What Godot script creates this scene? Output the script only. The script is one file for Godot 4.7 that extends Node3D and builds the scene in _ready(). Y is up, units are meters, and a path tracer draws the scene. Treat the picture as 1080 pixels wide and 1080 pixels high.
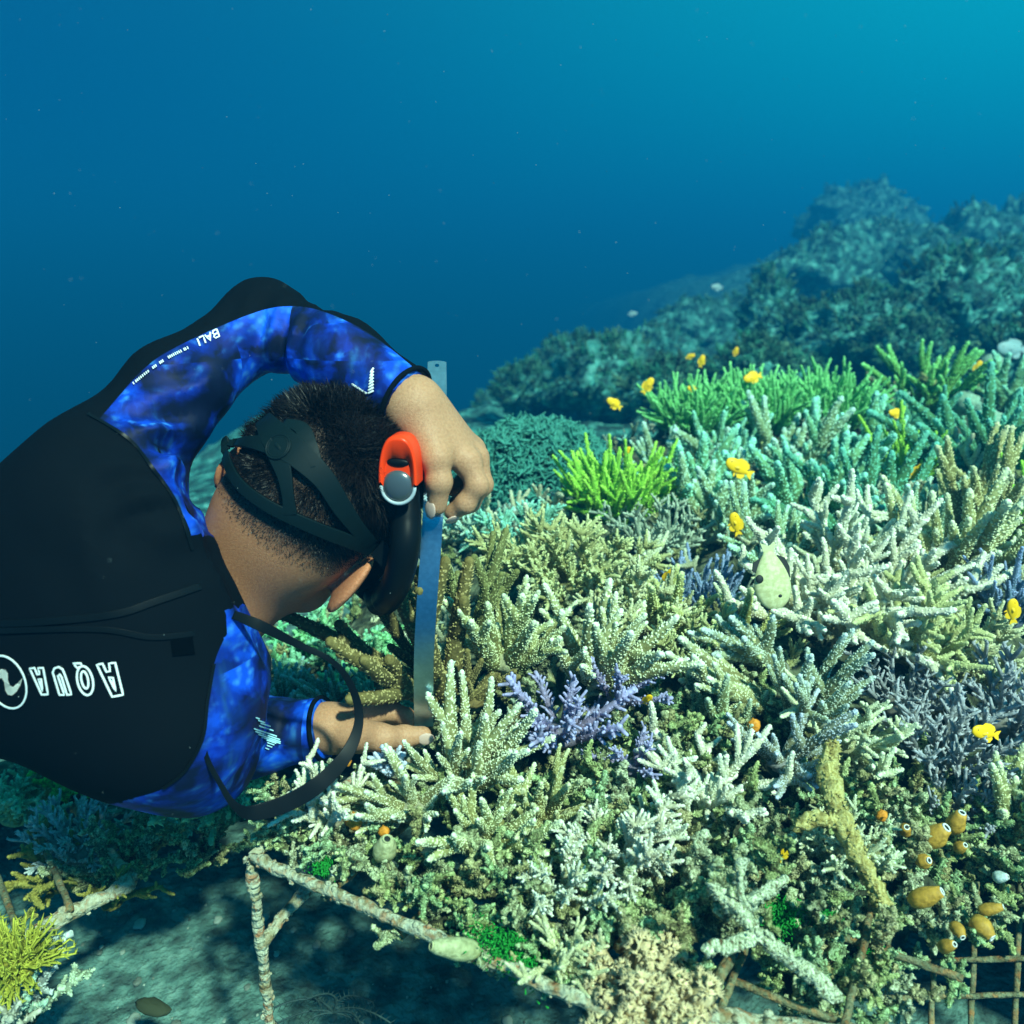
extends Node3D

const FOCAL := 935.0                       # focal length in units of a 1080-wide picture
const EYE := Vector3(0, 1.0, 0)
const PITCH := -15.0
var rng := RandomNumberGenerator.new()
var M := {}
var V := {}
var taken := {}
var look: Basis


class MB:                                  # collects triangles, given counter-clockwise seen from outside
	var v := PackedVector3Array()
	var c := PackedColorArray()
	var uv := PackedVector2Array()
	var ix := PackedInt32Array()

	func vert(p: Vector3, col := Color.WHITE) -> int:
		v.append(p)
		c.append(col)
		return v.size() - 1

	func tri(a: int, b: int, d: int) -> void:
		ix.append(a)
		ix.append(d)
		ix.append(b)

	func quad(a: int, b: int, d: int, e: int) -> void:
		tri(a, b, d)
		tri(a, d, e)

	func tube(pts: PackedVector3Array, rad: PackedFloat32Array, col: PackedColorArray, sides := 8, flat := 1.0, side := Vector3.ZERO) -> void:
		var n := pts.size()
		var t := (pts[1] - pts[0]).normalized()
		var u := side if side != Vector3.ZERO else (Vector3.RIGHT if absf(t.x) < 0.8 else Vector3.FORWARD)
		var first := v.size()
		for k in n:
			t = (pts[mini(k + 1, n - 1)] - pts[maxi(k - 1, 0)]).normalized()
			u = (u - t * u.dot(t)).normalized()
			var w := t.cross(u)
			for j in sides:
				var a := TAU * j / sides
				v.append(pts[k] + (u * cos(a) + w * sin(a) * flat) * rad[k])
				c.append(col[k])
		for k in n - 1:
			for j in sides:
				var j2 := (j + 1) % sides
				quad(first + k * sides + j, first + k * sides + j2, first + (k + 1) * sides + j2, first + (k + 1) * sides + j)
		var s := vert(pts[0], col[0])
		var e := vert(pts[n - 1], col[n - 1])
		for j in sides:
			var j2 := (j + 1) % sides
			tri(s, first + j2, first + j)
			tri(e, first + (n - 1) * sides + j, first + (n - 1) * sides + j2)

	func finger(pts: PackedVector3Array, rad: PackedFloat32Array, col: PackedColorArray, sides := 8) -> void:   # a tube with a round tip
		var n := pts.size()
		var t := (pts[n - 1] - pts[n - 2]).normalized()
		var p := pts.duplicate()
		var r := rad.duplicate()
		var q := col.duplicate()
		for a in [0.5, 0.87, 0.985]:
			p.append(pts[n - 1] + t * rad[n - 1] * a)
			r.append(rad[n - 1] * sqrt(1.0 - a * a))
			q.append(col[n - 1])
		tube(p, r, q, sides)

	func cone(p: Vector3, d: Vector3, r: float, l: float, c0: Color, c1: Color, sides := 5) -> void:
		var u := d.cross(Vector3.UP if absf(d.y) < 0.9 else Vector3.RIGHT).normalized()
		var w := d.cross(u)
		var f := v.size()
		for j in sides:
			var a := TAU * j / sides
			v.append(p + (u * cos(a) + w * sin(a)) * r)
			c.append(c0)
		var e := vert(p + d * l, c1)
		for j in sides:
			tri(f + j, f + (j + 1) % sides, e)

	func blob(b: Transform3D, col := Color.WHITE, nu := 12, nv := 8, wob: FastNoiseLite = null, amp := 0.0) -> void:
		var f := v.size()
		for k in nv + 1:
			var la := PI * k / nv - PI / 2
			for j in nu:
				var lo := TAU * j / nu
				var d := Vector3(cos(la) * cos(lo), sin(la), -cos(la) * sin(lo))
				if wob:
					d *= 1.0 + amp * wob.get_noise_3dv(d + b.origin * 40.0)
				v.append(b * d)
				c.append(col)
		var turned := b.basis.determinant() < 0.0
		for k in nv:
			for j in nu:
				var j2 := j if turned else (j + 1) % nu
				var j1 := (j + 1) % nu if turned else j
				quad(f + k * nu + j1, f + k * nu + j2, f + (k + 1) * nu + j2, f + (k + 1) * nu + j1)

	func box(b: Transform3D, col := Color.WHITE) -> void:
		for ax in 3:
			for s in [-1.0, 1.0]:
				var n := Vector3.ZERO
				n[ax] = s
				var u := Vector3.ZERO
				u[(ax + 1) % 3] = 1.0
				var w := n.cross(u)
				var q := []
				for k in [[-1, -1], [1, -1], [1, 1], [-1, 1]]:
					q.append(vert(b * ((n + u * k[0] + w * k[1]) * 0.5), col))
				quad(q[0], q[1], q[2], q[3])

	func add(o: MB, t: Transform3D) -> void:
		var f := v.size()
		v.append_array(t * o.v)
		c.append_array(o.c)
		for k in o.ix:
			ix.append(f + k)

	func norms() -> PackedVector3Array:
		var n := PackedVector3Array()
		n.resize(v.size())
		for k in range(0, ix.size(), 3):
			var a := ix[k]
			var b := ix[k + 1]
			var d := ix[k + 2]
			var q := (v[d] - v[a]).cross(v[b] - v[a])
			n[a] += q
			n[b] += q
			n[d] += q
		for k in n.size():
			n[k] = n[k].normalized() if n[k].length_squared() > 1e-30 else Vector3.UP
		return n

	func mesh(nn := PackedVector3Array()) -> ArrayMesh:
		var a := []
		a.resize(Mesh.ARRAY_MAX)
		a[Mesh.ARRAY_VERTEX] = v
		a[Mesh.ARRAY_NORMAL] = nn if nn.size() else norms()
		a[Mesh.ARRAY_COLOR] = c
		if uv.size() == v.size():
			a[Mesh.ARRAY_TEX_UV] = uv
		a[Mesh.ARRAY_INDEX] = ix
		var m := ArrayMesh.new()
		m.add_surface_from_arrays(Mesh.PRIMITIVE_TRIANGLES, a)
		return m


func numbered(called: String) -> String:
	var n: int = taken.get(called, 0)
	taken[called] = n + 1
	return called if n == 0 else "%s_%03d" % [called, n]


func tag(o: Node, label: String, category: String, group := "", kind := "") -> Node:
	o.set_meta("label", label)
	if category:
		o.set_meta("category", category)
	if group:
		o.set_meta("group", group)
	if kind:
		o.set_meta("kind", kind)
	return o


func thing(called: String, label: String, category: String, at := Vector3.ZERO, group := "") -> Node3D:
	var o := Node3D.new()
	o.name = numbered(called)
	add_child(o, true)
	o.position = at
	tag(o, label, category, group)
	return o


func part(called: String, mesh: Mesh, mat: Material, parent: Node = null, t := Transform3D()) -> MeshInstance3D:
	var o := MeshInstance3D.new()
	o.name = called if parent else numbered(called)
	o.mesh = mesh
	o.material_override = mat
	o.transform = t
	(parent if parent else self).add_child(o, true)
	return o


func stuff(called: String, mesh: Mesh, mat: Material, where: Array, tints: Array, parent: Node = null) -> MultiMeshInstance3D:
	var mm := MultiMesh.new()
	mm.transform_format = MultiMesh.TRANSFORM_3D
	mm.use_colors = tints.size() > 0
	mm.mesh = mesh
	mm.instance_count = where.size()
	for k in where.size():
		mm.set_instance_transform(k, where[k])
		if tints.size():
			mm.set_instance_color(k, tints[k])
	var o := MultiMeshInstance3D.new()
	o.name = called if parent else numbered(called)
	o.multimesh = mm
	o.material_override = mat
	o.set_meta("kind", "stuff")
	(parent if parent else self).add_child(o, true)
	return o


func P(x: float, y: float, z: float) -> Vector3:      # a point z metres ahead of the eye, found in the 1080 x 1080 plan of the picture
	return EYE + look * Vector3((x - 540.0) / FOCAL * z, (540.0 - y) / FOCAL * z, -z)


func lin(r: float, g: float, b: float) -> Color:
	return Color(r, g, b).linear_to_srgb()


func noise(freq: float, seed_ := 1, oct := 4, kind := FastNoiseLite.TYPE_SIMPLEX_SMOOTH) -> FastNoiseLite:
	var n := FastNoiseLite.new()
	n.noise_type = kind
	n.frequency = freq
	n.seed = seed_
	n.fractal_octaves = oct
	return n


func tex(n: FastNoiseLite, stops: Array, size := 512) -> NoiseTexture2D:     # stops: [offset, linear colour]
	var t := NoiseTexture2D.new()
	t.width = size
	t.height = size
	t.seamless = true
	t.noise = n
	var g := Gradient.new()
	var o := PackedFloat32Array()
	var c := PackedColorArray()
	for s in stops:
		o.append(s[0])
		c.append(s[1].linear_to_srgb())
	g.offsets = o
	g.colors = c
	t.color_ramp = g
	return t


func bumps(n: FastNoiseLite, strength := 8.0, size := 512) -> NoiseTexture2D:
	var t := NoiseTexture2D.new()
	t.width = size
	t.height = size
	t.seamless = true
	t.noise = n
	t.as_normal_map = true
	t.bump_strength = strength
	return t


func mat(called: String, col: Color, rough := 0.8, t: Texture2D = null, scale := 1.0, nm: Texture2D = null, ns := 1.0, world := false) -> StandardMaterial3D:
	var m := StandardMaterial3D.new()
	m.resource_name = called
	m.albedo_color = col.linear_to_srgb()
	m.roughness = rough
	m.vertex_color_use_as_albedo = true
	m.metallic_specular = 0.35
	if t or nm:
		m.uv1_triplanar = true
		m.uv1_world_triplanar = world
		m.uv1_scale = Vector3.ONE * scale
	if t:
		m.albedo_texture = t
	if nm:
		m.normal_enabled = true
		m.normal_texture = nm
		m.normal_scale = ns
	M[called] = m
	return m


func smin(a: float, b: float, k: float) -> float:
	var h := maxf(k - absf(a - b), 0.0) / k
	return minf(a, b) - h * h * k * 0.25


func capsule(p: Vector3, a: Vector3, b: Vector3, ra: float, rb: float) -> float:
	var ab := b - a
	var t := clampf((p - a).dot(ab) / ab.length_squared(), 0.0, 1.0)
	return p.distance_to(a + ab * t) - lerpf(ra, rb, t)


func nets(f: Callable, lo: Vector3, hi: Vector3, cell: float, out: MB, block := 5) -> void:   # surface nets of a distance field
	var nx := int((hi.x - lo.x) / cell) + 2
	var ny := int((hi.y - lo.y) / cell) + 2
	var nz := int((hi.z - lo.z) / cell) + 2
	var val := PackedFloat32Array()
	val.resize(nx * ny * nz)
	val.fill(1.0)
	var reach := cell * block * 0.87 * 1.5 + cell
	var live := []
	for bz in range(0, nz, block):
		for by in range(0, ny, block):
			for bx in range(0, nx, block):
				var mid := lo + Vector3(bx + block * 0.5, by + block * 0.5, bz + block * 0.5) * cell
				var d: float = f.call(mid)
				if absf(d) > reach:
					if d < 0.0:
						for z in range(bz, mini(bz + block, nz)):
							for y in range(by, mini(by + block, ny)):
								for x in range(bx, mini(bx + block, nx)):
									val[x + nx * (y + ny * z)] = -1.0
					continue
				live.append(Vector3i(bx, by, bz))
				for z in range(bz, mini(bz + block, nz)):
					for y in range(by, mini(by + block, ny)):
						for x in range(bx, mini(bx + block, nx)):
							val[x + nx * (y + ny * z)] = f.call(lo + Vector3(x, y, z) * cell)
	var step := [1, nx, nx * ny]
	var corner := [0, 1, nx, nx + 1, nx * ny, nx * ny + 1, nx * ny + nx, nx * ny + nx + 1]
	var off := [Vector3(0, 0, 0), Vector3(1, 0, 0), Vector3(0, 1, 0), Vector3(1, 1, 0), Vector3(0, 0, 1), Vector3(1, 0, 1), Vector3(0, 1, 1), Vector3(1, 1, 1)]
	var edges := [[0, 1], [2, 3], [4, 5], [6, 7], [0, 2], [1, 3], [4, 6], [5, 7], [0, 4], [1, 5], [2, 6], [3, 7]]
	var id := {}
	for b in live:
		for z in range(b.z, mini(b.z + block, nz - 1)):
			for y in range(b.y, mini(b.y + block, ny - 1)):
				for x in range(b.x, mini(b.x + block, nx - 1)):
					var at: int = x + nx * (y + ny * z)
					var neg := 0
					for k in 8:
						if val[at + corner[k]] < 0.0:
							neg += 1
					if neg == 0 or neg == 8:
						continue
					var sum := Vector3.ZERO
					var n := 0
					for e in edges:
						var va := val[at + corner[e[0]]]
						var vb := val[at + corner[e[1]]]
						if (va < 0.0) != (vb < 0.0):
							var t := va / (va - vb)
							sum += off[e[0]].lerp(off[e[1]], t)
							n += 1
					id[at] = out.vert(lo + (Vector3(x, y, z) + sum / n) * cell)
	for at in id:
		for ax in 3:
			var va := val[at]
			var vb := val[at + step[ax]]
			if (va < 0.0) == (vb < 0.0):
				continue
			var s1: int = step[(ax + 1) % 3]
			var s2: int = step[(ax + 2) % 3]
			if not (id.has(at - s1) and id.has(at - s2) and id.has(at - s1 - s2)):
				continue
			if va < 0.0:
				out.quad(id[at - s1 - s2], id[at - s2], id[at], id[at - s1])
			else:
				out.quad(id[at - s1 - s2], id[at - s1], id[at], id[at - s2])


func _ready() -> void:
	rng.seed = 7
	look = Basis(Vector3.RIGHT, deg_to_rad(PITCH))
	# camera, water light, sun, exposure
	var cam := Camera3D.new()
	cam.name = "camera"
	cam.position = EYE
	cam.basis = look
	cam.near = 0.02
	cam.far = 300.0
	var lens := CameraAttributesPhysical.new()
	lens.frustum_focal_length = 20.785
	lens.frustum_focus_distance = 0.98
	lens.frustum_near = 0.02
	lens.frustum_far = 300.0
	lens.exposure_aperture = 4.0
	cam.attributes = lens
	add_child(cam)
	cam.fov = 60.0
	var env := Environment.new()
	env.tonemap_mode = Environment.TONE_MAPPER_LINEAR
	env.tonemap_exposure = 1.95
	env.background_mode = Environment.BG_SKY
	env.sky = Sky.new()
	env.sky.sky_material = water_sky()
	env.background_energy_multiplier = 1.0
	env.volumetric_fog_enabled = true       # the water itself
	env.volumetric_fog_density = 0.083
	env.volumetric_fog_albedo = lin(0.004, 0.25, 0.62)
	env.volumetric_fog_anisotropy = 0.42
	env.volumetric_fog_length = 200.0
	env.sdfgi_enabled = true
	env.ssao_enabled = true
	env.ssil_enabled = true
	var we := WorldEnvironment.new()
	we.name = "water_light"
	we.environment = env
	add_child(we)
	var sun := DirectionalLight3D.new()
	sun.name = "sun"
	sun.light_energy = 1.6
	sun.light_color = Color(0.86, 1.0, 0.90)
	sun.light_angular_distance = 3.0
	sun.shadow_enabled = true
	add_child(sun)
	sun.look_at_from_position(Vector3.ZERO, -Vector3(0.34, 0.72, 0.58))
	materials()
	ground()
	coral_shapes()
	nursery_rack()
	colonies()
	reef_heads()
	diver()
	animals()
	drift()


func water_sky() -> Material:              # the light in open water: bright towards the surface, dark blue into the deep, greener towards the reef
	var w := 256
	var h := 128
	var im := Image.create(w, h, false, Image.FORMAT_RGBF)
	for y in h:
		var el := PI / 2 - PI * (y + 0.5) / h
		for x in w:
			var az := TAU * (x + 0.5) / w                  # 0 straight ahead, growing to the right
			var s := sin(el)
			var deep := Vector3(0.0, 0.040, 0.105)
			var mid := Vector3(0.0, 0.052, 0.140)
			var top := Vector3(0.02, 0.16, 0.15)
			var col := deep.lerp(mid, smoothstep(-0.5, 0.25, s)).lerp(top, smoothstep(0.12, 1.0, s) )
			var side := maxf(0.0, cos(el) * cos(az - 1.0))
			col += Vector3(0.0, 0.34, 0.28) * pow(side, 2.0) * smoothstep(-0.35, 0.35, s)
			im.set_pixel(x, y, Color(col.x, col.y, col.z))
	var m := PanoramaSkyMaterial.new()
	m.panorama = ImageTexture.create_from_image(im)
	return m


func materials() -> void:
	var g := Color(1, 1, 1)
	var fine := tex(noise(0.03, 3, 4), [[0.25, Color(0.55, 0.55, 0.5)], [0.7, Color(1, 1, 1)]], 256)
	var grit := bumps(noise(0.06, 5, 4), 6.0, 256)
	for k in [["cream", 0.86, 0.95, 0.68], ["pale", 0.91, 0.99, 0.82], ["white", 0.94, 0.96, 0.80], ["tan", 0.76, 0.80, 0.50], ["olive", 0.70, 0.76, 0.38], ["lilac", 0.50, 0.49, 0.84],
			["blue", 0.34, 0.46, 0.76], ["greyblue", 0.66, 0.80, 0.80], ["bluetip", 0.68, 0.78, 1.0], ["mauve", 0.52, 0.55, 0.62], ["green", 0.30, 0.90, 0.32], ["lime", 0.50, 1.0, 0.12],
			["teal", 0.36, 0.92, 0.76], ["paleteal", 0.60, 0.96, 0.84], ["deepteal", 0.18, 0.66, 0.54], ["brown", 0.46, 0.38, 0.16], ["darkolive", 0.42, 0.46, 0.20], ["mint", 0.36, 0.92, 0.62],  # teals: the cast of light through water put into the colour
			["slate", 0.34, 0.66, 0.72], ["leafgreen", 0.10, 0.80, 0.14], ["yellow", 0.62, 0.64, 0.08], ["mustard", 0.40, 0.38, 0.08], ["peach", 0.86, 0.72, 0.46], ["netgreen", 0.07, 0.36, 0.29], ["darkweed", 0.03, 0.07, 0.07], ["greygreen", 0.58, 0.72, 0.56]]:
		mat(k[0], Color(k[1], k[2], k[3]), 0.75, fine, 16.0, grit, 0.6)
	# old coral skeletons: overgrown with pale, green, brown and rust crusts
	var crust := noise(0.022, 11, 4)
	crust.domain_warp_enabled = true
	crust.domain_warp_amplitude = 30.0
	crust.domain_warp_frequency = 0.02
	var patches := tex(crust, [[0.0, Color(0.12, 0.04, 0.02)], [0.22, Color(0.10, 0.08, 0.04)], [0.34, Color(0.20, 0.26, 0.13)], [0.42, Color(0.42, 0.50, 0.30)], [0.48, Color(0.86, 0.90, 0.70)], [0.56, Color(0.74, 0.80, 0.56)], [0.61, Color(0.26, 0.34, 0.16)], [0.70, Color(0.12, 0.15, 0.07)], [0.80, Color(0.60, 0.66, 0.46)], [1.0, Color(0.9, 0.9, 0.74)]], 512)
	var rough := bumps(noise(0.05, 15, 5), 14.0, 512)
	mat("dead", Color(0.88, 0.9, 0.78), 0.9, patches, 12.0, rough, 1.0, true)
	mat("deadpale", Color(1, 1, 1), 0.9, patches, 13.0, rough, 1.0, true)
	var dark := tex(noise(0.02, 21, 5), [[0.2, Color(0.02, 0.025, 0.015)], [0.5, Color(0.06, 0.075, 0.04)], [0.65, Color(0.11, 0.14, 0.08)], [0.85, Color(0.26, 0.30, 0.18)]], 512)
	mat("base", g, 0.95, dark, 5.0, rough, 1.0, true)  # darkened as a whole so gaps between the corals look shaded
	var sandy := tex(noise(0.018, 31, 5), [[0.2, Color(0.04, 0.08, 0.07)], [0.5, Color(0.08, 0.18, 0.15)], [0.8, Color(0.15, 0.29, 0.24)]], 512)
	mat("sand", g, 0.95, sandy, 2.2, bumps(noise(0.05, 33, 5), 10.0, 512), 0.7, true)
	var farrock := tex(noise(0.02, 41, 5), [[0.2, Color(0.01, 0.04, 0.04)], [0.45, Color(0.04, 0.16, 0.13)], [0.62, Color(0.07, 0.40, 0.33)], [0.8, Color(0.24, 0.72, 0.60)]], 512)  # teal of the hazy water painted into the rock
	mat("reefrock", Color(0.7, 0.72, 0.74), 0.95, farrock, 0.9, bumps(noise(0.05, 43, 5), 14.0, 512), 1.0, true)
	var rusty := tex(crust, [[0.0, Color(0.30, 0.08, 0.02)], [0.3, Color(0.22, 0.20, 0.10)], [0.5, Color(0.52, 0.55, 0.40)], [0.66, Color(0.34, 0.36, 0.24)], [0.8, Color(0.35, 0.12, 0.04)], [1.0, Color(0.62, 0.64, 0.5)]], 512)
	mat("bar", g, 0.9, rusty, 5.0, rough, 1.0, true)
	mat("wire", g, 0.9, tex(crust, [[0.0, Color(0.42, 0.10, 0.02)], [0.35, Color(0.10, 0.09, 0.04)], [0.6, Color(0.20, 0.24, 0.14)], [0.85, Color(0.45, 0.20, 0.06)]], 256), 9.0, rough, 1.0, true)
	mat("algae", Color(0.02, 0.50, 0.06), 0.8, fine, 30.0, grit, 1.0)
	mat("orange", Color(0.85, 0.33, 0.03), 0.6, fine, 25.0, grit, 0.4)
	mat("squirt", Color(0.62, 0.34, 0.05), 0.55, fine, 20.0, grit, 0.4)
	mat("squirtpale", Color(0.50, 0.52, 0.28), 0.55, fine, 20.0, grit, 0.4)
	mat("dark", Color(0.012, 0.016, 0.014), 0.6)
	mat("ring", Color(0.7, 0.75, 0.7), 0.5)
	mat("speck", Color(0.28, 0.36, 0.36), 0.6)


var spots := []                            # where coral stands: what the reef is heaped up to

func hill(x: float, f: float) -> float:    # height of the sea floor, f metres ahead
	var far := 0.10 + 0.25 * x if x > 0.0 else 0.10 + 0.10 * x
	far = far - 0.30 * maxf(0.0, f - 5.6) * smoothstep(4.2, -0.5, x) - 0.05 * maxf(0.0, f - 12.0)
	if x < -1.6:
		far -= 0.35 * (-1.6 - x)
	far = 2.2 - log(1.0 + exp((2.2 - far) * 4.0)) / 4.0 if far > 0.0 else far
	var t := smoothstep(1.6, 5.0, f)
	var near := 0.05 + 0.03 * smoothstep(0.9, 1.3, f) - 0.35 * maxf(0.0, -1.6 - x)
	return maxf(lerpf(near, far, t), -9.0)


func reef(x: float, f: float) -> float:
	var s := 0.0
	var w := 0.0
	for p in spots:
		var dx: float = p.x - x
		var df: float = -p.z - f
		var k := exp(-(dx * dx + df * df) * 55.0)
		s += k * p.y
		w += k
	var low := hill(x, f) - 0.06
	return (s + low * 0.012) / (w + 0.012)


func sheet(xs: PackedFloat32Array, fs: PackedFloat32Array, height: Callable) -> MB:
	var b := MB.new()
	for f in fs:
		for x in xs:
			b.vert(Vector3(x, height.call(x, f), -f))
	var n := xs.size()
	for j in fs.size() - 1:
		for k in n - 1:
			b.quad(j * n + k, j * n + k + 1, (j + 1) * n + k + 1, (j + 1) * n + k)
	return b


func ground() -> void:
	var xs := PackedFloat32Array()
	var fs := PackedFloat32Array()
	for k in range(-110, 111):
		var t := k / 110.0
		xs.append(1.6 * t + 58.0 * t * t * t * absf(t))
	for k in 210:
		var t := k / 209.0
		fs.append(0.15 + 2.6 * t + 90.0 * t * t * t * t)
	var n1 := noise(1.3, 51, 4)
	var n2 := noise(9.0, 52, 3)
	var n3 := noise(0.35, 53, 5)
	var bed := sheet(xs, fs, func(x, f):
		var big := smoothstep(3.0, 6.0, f)
		return hill(x, f) + 0.025 * n1.get_noise_2d(x, f) + 0.006 * n2.get_noise_2d(x, f) + big * (0.5 * n3.get_noise_2d(x, f) + 0.12 * absf(n1.get_noise_2d(x * 1.5, f * 1.5))))
	var sand := MB.new()
	var rock := MB.new()
	for m in [sand, rock]:
		m.v = bed.v
		m.c = bed.c
	for k in range(0, bed.ix.size(), 3):
		var p := bed.v[bed.ix[k]]
		var far := -p.z > 2.6 + 0.5 * n1.get_noise_2d(p.x, p.z)
		var q := rock if far else sand
		for e in 3:
			q.ix.append(bed.ix[k + e])
	var nn := bed.norms()
	part("seabed_sand", sand.mesh(nn), M.sand).set_meta("kind", "structure")
	var pebble := MB.new()
	pebble.blob(Transform3D(), Color.WHITE, 8, 6, noise(0.8, 57, 2), 0.5)
	var where := []
	var tints := []
	for k in 700:
		var x := rng.randf_range(-1.0, 0.3)
		var f := rng.randf_range(0.45, 1.4)
		var sz := 0.0015 + 0.007 * pow(rng.randf(), 4.0)
		where.append(Transform3D(Basis(Vector3.UP, rng.randf() * TAU).scaled(Vector3(sz, sz * 0.6, sz * 1.3)), Vector3(x, hill(x, f) + 0.025 * n1.get_noise_2d(x, f) + 0.006 * n2.get_noise_2d(x, f) + sz * 0.2, -f)))
		tints.append(Color(0.45, 0.55, 0.48) * rng.randf_range(0.15, 1.1))
	tag(stuff("shell_grit", pebble.mesh(), M.ring, where, tints), "shell grit and small stones strewn over the sand", "", "", "stuff")
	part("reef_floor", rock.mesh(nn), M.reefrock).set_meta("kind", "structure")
	# the heap of old coral that the living colonies stand on
	for r in colony_table():
		if r[0] != "dead_rack":
			var q := P(r[1], r[2], r[3])
			if not r[10]:
				spots.append(q - Vector3(0, 0.015, 0))
	for r in dead_table():
		var q := P(r[0], r[1], r[2])
		if q.x > 0.1 or -q.z > 1.0:
			spots.append(q - Vector3(0, 0.04, 0))
	xs.clear()
	fs.clear()
	for k in 150:
		xs.append(-1.5 + 3.4 * k / 149.0)
	for k in 120:
		fs.append(0.62 + 2.46 * k / 119.0)
	var n4 := noise(7.0, 54, 4)
	var n5 := noise(26.0, 55, 3)
	var heap := sheet(xs, fs, func(x, f): return reef(x, f) + 0.05 * n4.get_noise_2d(x, f) + 0.018 * n5.get_noise_2d(x, f))
	var cut := PackedInt32Array()
	for k in range(0, heap.ix.size(), 3):
		var p := heap.v[heap.ix[k]]
		if -p.z > lerpf(1.22, 0.70, smoothstep(-0.22, 0.30, p.x)) + 0.07 * n4.get_noise_2d(p.x * 2.0, 5.0):  # at the right it reaches forward as an added roof shading the hollow
			for e in 3:
				cut.append(heap.ix[k + e])
	heap.ix = cut
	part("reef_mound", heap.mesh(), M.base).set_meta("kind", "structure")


	# added dark sheet standing in for the shade of the hollow
	var shade_sheet := MB.new()
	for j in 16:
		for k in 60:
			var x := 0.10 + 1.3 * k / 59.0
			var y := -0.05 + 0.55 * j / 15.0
			shade_sheet.vert(Vector3(x, y, -0.98 - 0.15 * (1.0 - j / 15.0) + 0.10 * n4.get_noise_2d(x * 1.4, y * 1.4 + 9.0)))
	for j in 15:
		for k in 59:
			shade_sheet.quad(j * 60 + k, j * 60 + k + 1, j * 60 + 60 + k + 1, j * 60 + 60 + k)
	part("hollow_shade_sheet", shade_sheet.mesh(), M.base).set_meta("kind", "structure")


# ---- coral growth forms: each a few branch shapes, shared by all colonies of that form

func skin(b: MB, pts: PackedVector3Array, rad: PackedFloat32Array, t0: Color, t1: Color, every: float, r: float, l: float, sides := 5, up := 0.75) -> void:   # cups over a branch
	for k in pts.size() - 1:
		var d := pts[k + 1] - pts[k]
		var area := TAU * rad[k] * d.length()
		var n := int(area / (every * every))
		var ax := d.normalized()
		var u := ax.cross(Vector3.FORWARD if absf(ax.z) < 0.8 else Vector3.RIGHT).normalized()
		var w := ax.cross(u)
		for j in n:
			var t := rng.randf()
			var a := rng.randf() * TAU
			var o := u * cos(a) + w * sin(a)
			var rr := lerpf(rad[k], rad[k + 1], t)
			var h := (k + t) / (pts.size() - 1)
			b.cone(pts[k] + d * t + o * rr * 0.9, (o + ax * up).normalized(), r * rng.randf_range(0.7, 1.2), l * rng.randf_range(0.6, 1.3), t0.lerp(t1, h), t0.lerp(t1, minf(1.0, h + 0.5)), sides)


func limb(b: MB, from: Vector3, dir: Vector3, length: float, r0: float, r1: float, t0: Color, t1: Color, bend := 0.2, sides := 9, steps := 7, tip := Color(0, 0, 0, 0)) -> Array:
	var pts := PackedVector3Array()
	var rad := PackedFloat32Array()
	var col := PackedColorArray()
	var side := Vector3(rng.randf_range(-1, 1), rng.randf_range(-1, 1), rng.randf_range(-1, 1)) * bend
	var p := from
	var d := dir.normalized()
	for k in steps + 1:
		var t := float(k) / steps
		pts.append(p)
		rad.append(lerpf(r0, r1, t) * (1.0 + rng.randf_range(-0.06, 0.06)))
		col.append(t0.lerp(t1, t * t * t))
		d = (d + side / steps + Vector3.UP * 0.08).normalized()
		p += d * length / steps
	if tip.a > 0.0:
		col[steps] = tip
	b.finger(pts, rad, col, sides)
	return [pts, rad]


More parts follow.
